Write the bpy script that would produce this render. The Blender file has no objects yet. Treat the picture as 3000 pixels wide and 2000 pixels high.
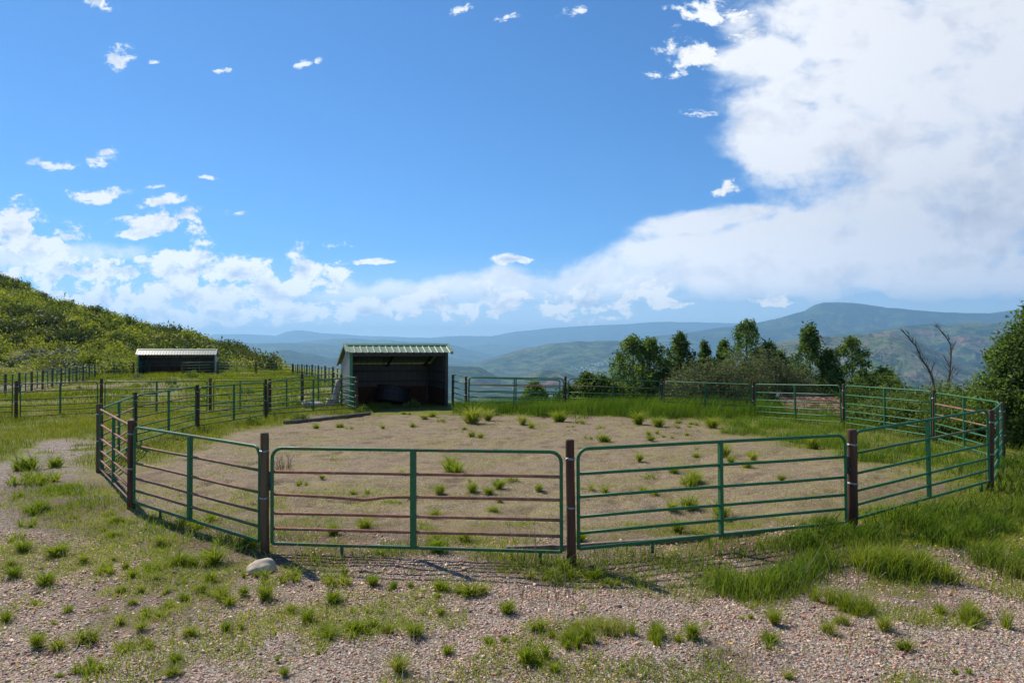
import bpy, math, random
import numpy as np
from mathutils import Vector, Matrix
rng = np.random.default_rng(7); random.seed(7)
R = math.radians; PI = math.pi
sc = bpy.context.scene; COL = sc.collection
FPX, PITCH, CAMH = 2112.0, 0.0136, 2.3        # focal length in photo pixels, upward pitch, eye height (m)
SUN_EL, SUN_AZ = R(47), R(42)                  # sun behind the scene, to the left

# ------------------------------------------------------------------ helpers
def ray(u, v):
    x, up = (u-1500)/FPX, (1000-v)/FPX
    c, s = math.cos(PITCH), math.sin(PITCH)
    return np.array([x, c-up*s, s+up*c])
def gp(u, v, z=0.0):                            # where the line of sight meets the level z
    d = ray(u, v); t = (z-CAMH)/d[2]
    return d[0]*t, d[1]*t
def hgt(v, Y):                                  # height of a line of sight at distance Y
    d = ray(1500, v); return CAMH + d[2]/d[1]*Y
def xat(u, Y): return (u-1500)/FPX*Y

def h2(ix, iy, seed):
    n = (ix.astype(np.int64)*374761393 + iy.astype(np.int64)*668265263 + seed*1442695041) & 0xffffffff
    n = ((n ^ (n >> 13))*1274126177) & 0xffffffff
    return ((n ^ (n >> 16)) & 0xffff)/65535.0
def vnoise(x, y, seed=0):
    ix, iy = np.floor(x), np.floor(y); fx, fy = x-ix, y-iy
    fx = fx*fx*(3-2*fx); fy = fy*fy*(3-2*fy)
    a, b = h2(ix, iy, seed), h2(ix+1, iy, seed); c, d = h2(ix, iy+1, seed), h2(ix+1, iy+1, seed)
    return (a*(1-fx)+b*fx)*(1-fy)+(c*(1-fx)+d*fx)*fy
def fbm(x, y, octv=5, seed=0, rough=.5):
    s = 0; a = 1; t = 0
    for o in range(octv):
        s = s + a*vnoise(x*2**o+o*17.3, y*2**o-o*9.1, seed+o); t += a; a *= rough
    return s/t
def sstep(a, b, x):
    t = np.clip((x-a)/(b-a), 0, 1); return t*t*(3-2*t)

def mesh_np(name, V, F, mat=None, smooth=False, tint=None):
    V = np.asarray(V, np.float32); F = np.asarray(F, np.int32)
    me = bpy.data.meshes.new(name); n, k = F.shape
    me.vertices.add(len(V)); me.vertices.foreach_set('co', V.ravel())
    me.loops.add(n*k); me.loops.foreach_set('vertex_index', F.ravel())
    me.polygons.add(n); me.polygons.foreach_set('loop_start', np.arange(0, n*k, k, dtype=np.int32))
    try: me.polygons.foreach_set('loop_total', np.full(n, k, np.int32))
    except Exception: pass
    me.polygons.foreach_set('use_smooth', np.full(n, smooth, dtype=bool))
    if tint is not None:
        tint = np.asarray(tint, np.float32)
        if tint.ndim == 1:
            at = me.attributes.new('tint', 'FLOAT', 'POINT'); at.data.foreach_set('value', tint)
        else:
            at = me.attributes.new('tint', 'FLOAT_VECTOR', 'POINT'); at.data.foreach_set('vector', tint.ravel())
    me.update(calc_edges=True); me.validate()
    if mat: me.materials.append(mat)
    return me
class MB:
    def __init__(s): s.v = []; s.f = []; s.sm = []
    def add(s, V, F, smooth=False):
        o = len(s.v); s.v += [tuple(p) for p in V]; s.f += [tuple(i+o for i in f) for f in F]; s.sm += [smooth]*len(F); return s
    def box(s, a, b, M=None):
        (x0, y0, z0), (x1, y1, z1) = a, b
        V = [(x0,y0,z0),(x1,y0,z0),(x1,y1,z0),(x0,y1,z0),(x0,y0,z1),(x1,y0,z1),(x1,y1,z1),(x0,y1,z1)]
        if M is not None: V = [M @ Vector(p) for p in V]
        return s.add(V, [(0,3,2,1),(4,5,6,7),(0,1,5,4),(1,2,6,5),(2,3,7,6),(3,0,4,7)])
    def tube(s, pts, r, n=10, cap=True, closed=False):
        P = [Vector(p) for p in pts]; m = len(P); rr = r if hasattr(r, '__len__') else [r]*m
        V = []; up = Vector((0, 0, 1)); prev = None
        for i in range(m):
            if closed: t = P[(i+1) % m]-P[i-1]
            else: t = P[min(i+1, m-1)]-P[max(i-1, 0)]
            t.normalize()
            a = prev if prev is not None else (t.cross(up) if abs(t.z) < .9 else t.cross(Vector((1, 0, 0))))
            a = (a - t*a.dot(t)).normalized(); prev = a; b = t.cross(a)
            for k in range(n):
                th = 2*PI*k/n; V.append(P[i]+(a*math.cos(th)+b*math.sin(th))*rr[i])
        F = []
        for i in range(m if closed else m-1):
            j = (i+1) % m
            for k in range(n):
                l = (k+1) % n; F.append((i*n+k, i*n+l, j*n+l, j*n+k))
        s.add(V, F, True)
        if cap and not closed:
            o = len(s.v)-m*n
            s.f.append(tuple(o+k for k in reversed(range(n)))); s.f.append(tuple(o+(m-1)*n+k for k in range(n))); s.sm += [False, False]
        return s
    def mesh(s, name, mat):
        me = bpy.data.meshes.new(name); me.from_pydata([tuple(p) for p in s.v], [], s.f)
        me.polygons.foreach_set('use_smooth', np.array(s.sm, dtype=bool)); me.materials.append(mat); me.update(); return me
    def build(s, name, mat, parent=None): return link(name, s.mesh(name, mat), parent)
def link(name, data, parent=None, loc=None, rotz=None, scale=None):
    o = bpy.data.objects.new(name, data); COL.objects.link(o)
    if parent: o.parent = parent
    if loc is not None: o.location = loc
    if rotz is not None: o.rotation_euler = (0, 0, rotz)
    if scale is not None: o.scale = scale if hasattr(scale, '__len__') else (scale,)*3
    return o
def tag(o, label=None, cat=None, group=None, kind=None):
    if label: o['label'] = label
    if cat: o['category'] = cat
    if group: o['group'] = group
    if kind: o['kind'] = kind
    return o
def thing(name, label, cat, loc=(0, 0, 0), rotz=0, group=None):
    o = link(name, None, None, loc, rotz); o.empty_display_size = .2
    return tag(o, label, cat, group)
def ordw(k): return ['first','second','third','fourth','fifth','sixth','seventh','eighth','ninth','tenth','eleventh','twelfth','thirteenth','fourteenth','fifteenth','sixteenth'][k]

# ------------------------------------------------------------------ materials
class NT:
    def __init__(s, name):
        s.m = bpy.data.materials.new(name); s.m.use_nodes = True; s.t = s.m.node_tree; s.t.nodes.clear()
        s.out = s.n('ShaderNodeOutputMaterial')
    def n(s, typ, **kw):
        x = s.t.nodes.new(typ)
        for k, v in kw.items(): setattr(x, k, v)
        return x
    def l(s, a, b): s.t.links.new(a, b)
    def setv(s, sock, val):
        if isinstance(val, bpy.types.NodeSocket): s.l(val, sock)
        elif val is not None: sock.default_value = val if not (hasattr(val, '__len__') and len(val) == 3 and sock.type == 'RGBA') else (*val, 1)
    def noise(s, scale, detail=4, rough=.55, vec=None, dist=0):
        x = s.n('ShaderNodeTexNoise'); x.inputs['Scale'].default_value = scale; x.inputs['Detail'].default_value = detail
        x.inputs['Roughness'].default_value = rough; x.inputs['Distortion'].default_value = dist
        if vec is not None: s.l(vec, x.inputs['Vector'])
        return x.outputs['Fac']
    def math(s, op, a, b=None, c=None, clamp=False):
        x = s.n('ShaderNodeMath', operation=op, use_clamp=clamp)
        for i, q in enumerate((a, b, c)):
            if q is not None: s.setv(x.inputs[i], q)
        return x.outputs[0]
    def ramp(s, fac, stops, interp='LINEAR'):
        x = s.n('ShaderNodeValToRGB'); x.color_ramp.interpolation = interp; e = x.color_ramp.elements
        while len(e) < len(stops): e.new(.5)
        for i, (p, c) in enumerate(stops):
            e[i].position = p; e[i].color = (*c, 1) if hasattr(c, '__len__') else (c, c, c, 1)
        s.l(fac, x.inputs[0]); return x.outputs[0]
    def mix(s, fac, a, b, blend='MIX'):
        x = s.n('ShaderNodeMix', data_type='RGBA', blend_type=blend)
        s.setv(x.inputs[0], fac); s.setv(x.inputs[6], a); s.setv(x.inputs[7], b); return x.outputs[2]
    def obj(s): return s.n('ShaderNodeTexCoord').outputs['Object']
    def pos(s): return s.n('ShaderNodeNewGeometry').outputs['Position']
    def rand(s): return s.n('ShaderNodeObjectInfo').outputs['Random']
    def attr(s, name, typ='GEOMETRY', out='Fac'):
        x = s.n('ShaderNodeAttribute', attribute_name=name, attribute_type=typ); return x.outputs[out]
    def bump(s, h, strength=.3, dist=.02):
        x = s.n('ShaderNodeBump'); x.inputs['Strength'].default_value = strength; x.inputs['Distance'].default_value = dist
        s.l(h, x.inputs['Height']); return x.outputs[0]
    def bsdf(s, col, rough=.8, metal=0, normal=None, spec=.5):
        x = s.n('ShaderNodeBsdfPrincipled'); s.setv(x.inputs['Base Color'], col); s.setv(x.inputs['Roughness'], rough)
        s.setv(x.inputs['Metallic'], metal); x.inputs['Specular IOR Level'].default_value = spec
        if normal is not None: s.l(normal, x.inputs['Normal'])
        return x.outputs[0]
    def leaf(s, col, trans=.45, rough=.6, spec=.25):
        a = s.bsdf(col, rough, spec=spec); b = s.n('ShaderNodeBsdfTranslucent')
        s.setv(b.inputs['Color'], s.mix(1.0, col, (1.0, 1.12, .45), 'MULTIPLY')); m = s.n('ShaderNodeMixShader'); m.inputs[0].default_value = trans
        s.l(a, m.inputs[1]); s.l(b.outputs[0], m.inputs[2]); return m.outputs[0]
    def done(s, sh, vol=False):
        s.l(sh, s.out.inputs['Volume' if vol else 'Surface']); return s.m

def mat_paint():
    n = NT('green_enamel'); o = n.obj(); rust = n.attr('rust', 'OBJECT')
    nz = n.noise(1.6, 5, .6, o); nz2 = n.noise(30, 3, .6, o)
    g = n.ramp(nz2, [(.2, (.018, .095, .036)), (.6, (.029, .148, .056)), (.85, (.055, .195, .088))])
    nrm = n.n('ShaderNodeSeparateXYZ'); n.l(n.n('ShaderNodeNewGeometry').outputs['Normal'], nrm.inputs[0])
    up = n.math('MULTIPLY_ADD', nrm.outputs[2], .55, .25)                       # paint wears off the top of a tube first
    w = n.math('ADD', n.math('MULTIPLY', n.math('SUBTRACT', nz, .5), 2.2), n.math('MULTIPLY_ADD', rust, 2.0, -1.25))
    w = n.math('ADD', w, up); w = n.math('MULTIPLY', w, 3.0, clamp=True)
    w = n.math('MULTIPLY', w, n.math('MINIMUM', n.math('MULTIPLY', rust, 4), 1))
    rc = n.ramp(n.noise(9, 5, .65, o), [(.25, (.16, .055, .035)), (.5, (.30, .125, .085)), (.75, (.42, .24, .18))])
    c = n.mix(w, g, rc)
    r = n.math('MULTIPLY_ADD', w, .3, .5)
    return n.done(n.bsdf(c, r, normal=n.bump(nz2, .08, .004), spec=.32))
def mat_wood(name, dark, mid, light, sx=1):
    n = NT(name); o = n.obj(); mp = n.n('ShaderNodeMapping'); n.l(o, mp.inputs[0]); mp.inputs['Scale'].default_value = (14*sx, 14*sx, 1.1)
    rd = n.n('ShaderNodeVectorMath', operation='ADD'); n.l(mp.outputs[0], rd.inputs[0])
    cb = n.n('ShaderNodeCombineXYZ'); n.l(n.math('MULTIPLY', n.rand(), 50), cb.inputs[0]); n.l(cb.outputs[0], rd.inputs[1])
    a = n.noise(1.0, 6, .65, rd.outputs[0]); b = n.noise(.25, 3, .6, rd.outputs[0])
    c = n.ramp(a, [(.3, dark), (.52, mid), (.75, light)])
    c = n.mix(n.ramp(b, [(.35, 0.0), (.7, .7)]), c, mid)
    z = n.n('ShaderNodeSeparateXYZ'); n.l(o, z.inputs[0])
    return n.done(n.bsdf(c, .85, normal=n.bump(a, .5, .012), spec=.2))
def mat_simple(name, stops, scale=8, rough=.7, metal=0, bump=.15, bd=.01, spec=.4, detail=5):
    n = NT(name); o = n.obj(); a = n.noise(scale, detail, .6, o)
    return n.done(n.bsdf(n.ramp(a, stops), rough, metal, n.bump(a, bump, bd), spec))
def mat_foliage(name, stops, trans=.45, randamp=.25, rough=.6):
    n = NT(name); t = n.attr('tint'); r = n.rand()
    f = n.math('ADD', t, n.math('MULTIPLY', n.math('SUBTRACT', r, .5), randamp), clamp=True)
    return n.done(n.leaf(n.ramp(f, stops), trans, rough))
M = {}
M['paint'] = mat_paint()
M['post'] = mat_wood('post_wood', (.030, .017, .011), (.095, .050, .031), (.19, .12, .085))
M['post_olive'] = mat_wood('post_wood_olive', (.04, .03, .018), (.12, .085, .048), (.21, .16, .105))
M['grey_wood'] = mat_wood('weathered_wood', (.12, .10, .085), (.30, .27, .24), (.48, .45, .41))
M['tie_wood'] = mat_wood('old_timber', (.07, .05, .04), (.20, .15, .12), (.34, .27, .22))
M['dark_wood'] = mat_wood('dark_timber', (.05, .042, .036), (.125, .105, .092), (.22, .19, .17))
M['kick'] = mat_wood('kick_board', (.03, .016, .010), (.065, .035, .022), (.10, .06, .038), .6)
M['wire'] = mat_simple('wire', [(.3, (.35, .35, .36)), (.7, (.6, .6, .62))], 30, .4, .8)
M['dark_metal'] = mat_simple('dark_metal', [(.3, (.02, .03, .025)), (.7, (.05, .06, .05))], 20, .6)
M['steel_wall'] = mat_simple('steel_wall', [(.25, (.40, .38, .33)), (.75, (.50, .48, .42))], 1.3, .55, .0, .03)
M['steel_shaded'] = mat_simple('shaded_steel', [(.3, (.05, .052, .05)), (.7, (.085, .088, .084))], 1.5, .6)  # steel for shed interiors, shade put into its dark colour
M['roof_green'] = mat_simple('roof_green', [(.25, (.15, .215, .135)), (.75, (.21, .28, .18))], 1.5, .45, 0, .03)
M['roof_pale'] = mat_simple('roof_pale', [(.25, (.12, .15, .125)), (.75, (.17, .20, .17))], 1.5, .4, 0, .03)
M['trim_green'] = mat_simple('trim_green', [(.3, (.03, .15, .085)), (.7, (.05, .2, .11))], 3, .5)
M['frame_dark'] = mat_simple('frame_dark', [(.3, (.03, .03, .028)), (.7, (.06, .055, .05))], 6, .7)
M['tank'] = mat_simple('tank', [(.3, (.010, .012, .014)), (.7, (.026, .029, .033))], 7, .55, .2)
def mat_rock():
    n = NT('boulder'); o = n.obj(); a = n.noise(9, 6, .6, o); b = n.noise(60, 3, .6, o)
    c = n.ramp(a, [(.3, (.36, .29, .21)), (.55, (.52, .44, .33)), (.75, (.64, .56, .44))])
    c = n.mix(n.ramp(b, [(.55, 0.0), (.7, .5)]), c, (.24, .21, .19))
    return n.done(n.bsdf(c, .85, normal=n.bump(a, .35, .02), spec=.2))
M['rock'] = mat_rock()
def mat_shingle():
    n = NT('cedar_shingle'); t = n.attr('tint'); o = n.obj()
    c = n.ramp(t, [(0, (.10, .05, .035)), (.35, (.23, .105, .07)), (.7, (.34, .18, .12)), (1, (.45, .30, .22))])
    return n.done(n.bsdf(n.mix(n.ramp(n.noise(30, 4, .6, o), [(.4, 0.0), (.8, .35)]), c, (.12, .08, .06)), .85, spec=.2))
M['shingle'] = mat_shingle()
M['grass'] = mat_foliage('grass_blade', [(0, (.05, .10, .012)), (.4, (.115, .185, .018)), (.7, (.19, .235, .03)), (.9, (.28, .26, .07)), (1, (.42, .34, .20))], .5, .2)
M['tuft'] = mat_foliage('tuft_blade', [(0, (.12, .17, .014)), (.4, (.23, .285, .022)), (.75, (.32, .34, .04)), (.92, (.40, .35, .10)), (1, (.5, .42, .25))], .5, .35)
M['meadow'] = mat_foliage('meadow_blade', [(0, (.08, .115, .010)), (.45, (.17, .19, .015)), (.8, (.25, .235, .03)), (1, (.33, .25, .08))], .5, .2)
M['aspen'] = mat_foliage('aspen_leaf', [(0, (.045, .085, .02)), (.5, (.12, .185, .045)), (1, (.24, .30, .09))], .5, .2)
M['bush'] = mat_foliage('bush_leaf', [(0, (.05, .085, .02)), (.5, (.135, .185, .04)), (1, (.26, .30, .09))], .5, .3)
M['willow'] = mat_foliage('willow_leaf', [(0, (.08, .088, .052)), (.5, (.155, .17, .10)), (1, (.26, .275, .165))], .48, .2)
M['scrub'] = mat_foliage('scrub_leaf', [(0, (.05, .07, .012)), (.3, (.145, .175, .022)), (.65, (.255, .27, .034)), (1, (.38, .355, .065))], .5, .9)
M['scrub_dark'] = mat_foliage('scrub_dark_leaf', [(0, (.03, .048, .012)), (.5, (.085, .105, .02)), (1, (.16, .165, .04))], .35, .5)
M['sage'] = mat_foliage('sage_leaf', [(0, (.06, .068, .042)), (.5, (.125, .14, .08)), (1, (.20, .21, .13))], .3, .5)
M['straw'] = mat_foliage('straw', [(0, (.30, .24, .16)), (1, (.55, .48, .36))], .2, .2)
M['bark'] = mat_simple('bark', [(.3, (.05, .042, .035)), (.7, (.13, .115, .10))], 12, .9)
M['bark_pale'] = mat_simple('pale_bark', [(.3, (.30, .29, .26)), (.55, (.5, .49, .45)), (.7, (.12, .11, .1))], 9, .85)
M['bark_dead'] = mat_simple('dead_bark', [(.3, (.06, .05, .043)), (.7, (.15, .125, .11))], 14, .9)
M['red_tape'] = mat_simple('red_tape', [(.3, (.45, .02, .03)), (.7, (.6, .05, .06))], 9, .5)
M['yellow'] = mat_simple('yellow_petal', [(.3, (.8, .45, .01)), (.7, (.85, .55, .02))], 9, .6)
M['house_wall'] = mat_simple('house_wall', [(.3, (.62, .6, .55)), (.7, (.8, .78, .73))], .05, .8)
M['house_roof'] = mat_simple('house_roof', [(.3, (.5, .49, .47)), (.7, (.75, .74, .72))], .05, .7)
def mat_pebble():
    n = NT('pebble'); t = n.attr('tint', out='Vector'); o = n.pos()
    return n.done(n.bsdf(n.mix(n.ramp(n.noise(120, 3, .6, o), [(.35, 0.0), (.8, .35)]), t, (.16, .14, .13)), .8, spec=.25))
M['pebble'] = mat_pebble()
def mat_ground():
    n = NT('ground'); p = n.pos(); c3 = n.attr('tint', out='Vector')
    s = n.n('ShaderNodeSeparateXYZ'); n.l(c3, s.inputs[0]); green, pen, dirt = s.outputs
    vor = n.n('ShaderNodeTexVoronoi'); vor.inputs['Scale'].default_value = 52; n.l(p, vor.inputs['Vector'])
    vs = n.n('ShaderNodeSeparateXYZ'); n.l(vor.outputs['Color'], vs.inputs[0])
    grav = n.ramp(vs.outputs[0], [(0, (.15, .11, .09)), (.25, (.30, .235, .19)), (.45, (.42, .28, .22)), (.6, (.48, .42, .36)), (.8, (.36, .30, .26)), (1, (.58, .52, .46))], 'CONSTANT')
    grav = n.mix(n.ramp(vor.outputs['Distance'], [(.35, 0.0), (.75, .75)]), grav, (.07, .055, .045))
    vor2 = n.n('ShaderNodeTexVoronoi'); vor2.inputs['Scale'].default_value = 75; n.l(p, vor2.inputs['Vector'])
    v2 = n.n('ShaderNodeSeparateXYZ'); n.l(vor2.outputs['Color'], v2.inputs[0])
    pg = n.ramp(v2.outputs[0], [(0, (.10, .07, .042)), (.5, (.215, .158, .095)), (1, (.37, .285, .18))])
    pg = n.mix(n.ramp(n.noise(.7, 6, .65, p), [(.42, 0.0), (.60, .85)]), pg, (.25, .205, .085))
    pg = n.mix(n.ramp(n.noise(2.3, 5, .6, p), [(.48, 0.0), (.64, .8)]), pg, (.155, .10, .068))
    pg = n.mix(n.ramp(n.noise(9, 4, .7, p), [(.45, 0.0), (.8, .5)]), pg, (.36, .29, .23))
    pg = n.mix(n.ramp(n.noise(34, 3, .7, p), [(.52, 0.0), (.60, .75)]), pg, (.13, .09, .065)); pg = n.mix(n.ramp(n.noise(21, 4, .75, p), [(.60, 0.0), (.66, .8)]), pg, (.50, .43, .36))
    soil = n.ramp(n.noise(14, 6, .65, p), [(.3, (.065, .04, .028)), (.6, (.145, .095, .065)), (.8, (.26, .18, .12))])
    gr = n.ramp(n.noise(3.0, 7, .7, p), [(.3, (.07, .085, .014)), (.5, (.13, .14, .02)), (.72, (.20, .18, .035))])
    gr = n.mix(n.ramp(n.noise(.35, 5, .6, p), [(.5, 0.0), (.72, .8)]), gr, (.22, .16, .065))
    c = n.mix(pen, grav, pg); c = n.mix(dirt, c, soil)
    wob = n.math('ADD', green, n.math('MULTIPLY', n.math('SUBTRACT', n.noise(6, 5, .7, p), .5), .9)); wob = n.math('MULTIPLY', n.math('SUBTRACT', wob, .3), 2.5, clamp=True)
    c = n.mix(wob, c, gr)
    hb = n.math('ADD', n.math('MULTIPLY', vor.outputs['Distance'], -1), n.math('MULTIPLY', n.noise(25, 5, .7, p), .6))
    return n.done(n.bsdf(c, .92, normal=n.bump(hb, .55, .02), spec=.15))
M['ground'] = mat_ground()
def mat_mount(name, S, forest=.5, tan=.2, red=0, green=.4):
    n = NT(name); p = n.pos(); mp = n.n('ShaderNodeMapping'); n.l(p, mp.inputs[0]); mp.inputs['Scale'].default_value = (1/S,)*3
    q = mp.outputs[0]
    a = n.noise(3.0, 9, .68, q, .4); b = n.noise(9, 7, .7, q); d = n.noise(1.3, 4, .6, q); e = n.noise(40, 4, .7, q)
    c = n.ramp(b, [(.3, (.045, .085, .02)), (.55, (.10, .17, .036)), (.75, (.17, .225, .055))])
    c = n.mix(n.ramp(a, [(.60-.25*tan-.05, 0.0), (.78-.25*tan, 1.0)]), c, (.24, .19, .125))
    if red: c = n.mix(n.ramp(d, [(.62-.3*red, 0.0), (.72-.25*red, .85)]), c, (.27, .12, .085))
    c = n.mix(n.ramp(n.noise(5, 8, .72, q, .6), [(.60-.3*forest, 0.0), (.66-.3*forest, 1.0)]), c, (.018, .046, .02))
    c = n.mix(n.ramp(e, [(.48, 0.0), (.58, .8)]), c, (.016, .036, .016))
    return n.done(n.bsdf(c, .95, normal=n.bump(a, .9, S*.05), spec=.05))
# ------------------------------------------------------------------ terrain
EDGE = np.array([(45,-40),(34,4),(16,15.5),(13.6,21),(11.4,25.6),(7.8,28.9),(2.4,30.6),(-2,32.5),(-4.5,36.5),(-8.2,43),(-12.5,52.5),(-20.6,73.5),(-31,120),(-60,260),(-300,300),(-300,-100),(45,-100)], float)
def edge_dist(x, y):                               # >0 outside the bench, <0 inside
    best = np.full(x.shape, 1e9); ins = np.zeros(x.shape, bool); n = len(EDGE)
    for i in range(n):
        a, b = EDGE[i], EDGE[(i+1) % n]; d = b-a
        t = np.clip(((x-a[0])*d[0]+(y-a[1])*d[1])/(d@d), 0, 1)
        best = np.minimum(best, np.hypot(x-a[0]-t*d[0], y-a[1]-t*d[1]))
        c = ((a[1] > y) != (b[1] > y)) & (x < (b[0]-a[0])*(y-a[1])/(b[1]-a[1]+1e-12)+a[0]); ins ^= c
    return np.where(ins, -best, best)
HU = [-400, 0, 77, 166, 255, 357, 446, 536, 612, 689, 727, 800, 1000]
HZ = [23, 16.8, 14.9, 11.8, 10.9, 7.7, 5.9, 4.6, 2.4, .9, -1.3, -4, -8]
PC, PR = np.array([.44, 18.6]), 10.0               # centre and radius of the round pen
def hz(x, y, fine=False):
    x = np.asarray(x, float); y = np.asarray(y, float)
    ax, ay, bx, by = -29.5, 42, -40.5, 70
    L = math.hypot(bx-ax, by-ay); nx, ny = (by-ay)/L, -(bx-ax)/L
    dr = (x-ax)*nx+(y-ay)*ny
    g = -.36*np.clip(1-dr/8, 0, 1)*sstep(34, 42, y)
    t = x/np.maximum(y, 30)
    zc = np.interp(t*FPX+1500, HU, HZ)
    s = np.clip((y-78)/72, 0, 1); s = s**1.15
    back = np.clip((y-150)/250, 0, 1)
    hill = np.where(y > 78, s*(zc+.3)*(1-back*.9), 0)
    hill = hill + np.where(y > 78, (fbm(x*.09, y*.09, 3, 5)-.5)*2.2*np.clip(s*3, 0, 1), 0)
    d = edge_dist(x, y)+1.2
    drop = np.where(d > 0, -.5*np.maximum(d, 0)**1.04*sstep(-1, 6, d), 0)
    drop = np.maximum(drop, -275)
    z = g+hill+drop-.08*(1-sstep(9.5, 13, y))+.13*sstep(2.6, 4.6, x)*(1-sstep(13, 17, y))*sstep(7.4, 8.6, y)
    r = np.hypot(x, y-8)
    z = z+(fbm(x*.35, y*.35, 3, 11)-.5)*.07*sstep(0, 6, y)
    if fine:
        pn = 1-sstep(8.6, 9.6, np.hypot(x-.44, y-18.6)); hoof = np.maximum(.34-fbm(x*3.6, y*3.6, 2, 23), 0)*-.35
        z = z+(fbm(x*3, y*3, 3, 21)-.5)*.04*(1-sstep(20, 40, r))+pn*(hoof+(fbm(x*1.2, y*1.2, 3, 25)-.5)*.05)
    return z
def hz1(x, y): return float(hz(np.array([x]), np.array([y]))[0])
def graded(lo, a, b, hi, step, grow):
    mid = list(np.arange(a, b, step)); L = []; s = step; x = a
    while x > lo: s *= grow; x -= s; L.append(x)
    H = []; s = step; x = mid[-1]
    while x < hi: s *= grow; x += s; H.append(x)
    return np.array(L[::-1]+mid+H)
gx = graded(-650, -14, 13, 650, .09, 1.045); gy = graded(-60, 3.5, 31, 900, .09, 1.04)
GX, GY = np.meshgrid(gx, gy); GZ = hz(GX, GY, True)
def grid_faces(nx, ny):
    i = np.arange(nx-1)[None, :]+np.arange(ny-1)[:, None]*nx; i = i.ravel()
    return np.stack([i, i+1, i+1+nx, i+nx], 1)
def cover(x, y):                                   # how much green / pen surface / bare soil lies here
    rp = np.hypot(x-PC[0], y-PC[1]); n1 = fbm(x*.55, y*.55, 5, 31); n2 = fbm(x*1.7, y*1.7, 4, 41)
    pen = 1-sstep(PR-1.0, PR+.3, rp+(n1-.5)*1.5)
    ring = np.exp(-((rp-PR)/1.0)**2)
    th = np.arctan2(y-PC[1], x-PC[0])
    green = np.zeros_like(x)
    right = sstep(4.6, 8.2, x+(n1-.5)*3.0)*sstep(9.5, 13, y)
    back = sstep(24.6, 26.4, y+(n1-.5)*1.6+.05*x)
    leftout = sstep(-8.6, -10.5, x+(n1-.5)*2.4)*sstep(11.5, 15.5, y+(n2-.5)*4)
    leftin = sstep(-6.3, -8.3, x+(n1-.5)*1.6)*sstep(13, 15, y)
    lgp = sstep(-6.0, -8.5, x+(n1-.5)*3)*sstep(8.5, 11.5, y+(n2-.5)*4)*.55
    far = sstep(30, 33, y)
    green = np.maximum.reduce([right*.95, back, leftout, leftin*.9, lgp, far])
    track = np.exp(-((x+7.9+(y-10.8)*.45+(n1-.5)*1.2)/1.05)**2)*sstep(20, 17.5, y)
    green = green*(1-.95*track*sstep(.34, .46, n2))
    rf = sstep(3.6, 5.0, x+(n1-.5)*1.8)*sstep(7.9, 8.5, y+(n2-.5)*1.6)*(1-pen*.7)
    green = np.maximum(green, rf*.95)
    green = np.maximum(green, sstep(.56, .68, n2)*.55*(pen*.25+ring*.6)*(y < 27))
    green = np.maximum(green, sstep(.60, .72, n1)*.6*(1-pen)*(y > 4)*(y < 9)*.8)
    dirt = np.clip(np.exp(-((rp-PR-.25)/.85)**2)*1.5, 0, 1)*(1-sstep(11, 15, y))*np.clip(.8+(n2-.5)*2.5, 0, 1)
    dirt = np.maximum(dirt, sstep(27, 28.4, y)*(x > -7.5)*(x < -1.5)*(y < 33)*.9)
    dirt = np.maximum(dirt, sstep(.57, .68, n1)*.5*(y < 9)*(1-pen))
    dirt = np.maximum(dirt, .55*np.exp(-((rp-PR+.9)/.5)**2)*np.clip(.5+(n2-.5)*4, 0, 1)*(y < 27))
    pad = sstep(.50, .60, fbm(x*.16, y*.16, 4, 61))*sstep(32, 40, y)*sstep(-14, -22, x)*(y < 64)
    green = green*(1-.62*pad); dirt = np.maximum(dirt, pad*.35)
    pen = np.maximum(pen, far*.8)
    return green, pen, dirt
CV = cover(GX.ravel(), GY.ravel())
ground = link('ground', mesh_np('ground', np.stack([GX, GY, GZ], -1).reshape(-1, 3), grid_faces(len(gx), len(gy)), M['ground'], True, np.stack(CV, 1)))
tag(ground, 'gravelly bench with the pen ground, meadow and brushy hillside', kind='structure')
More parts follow.
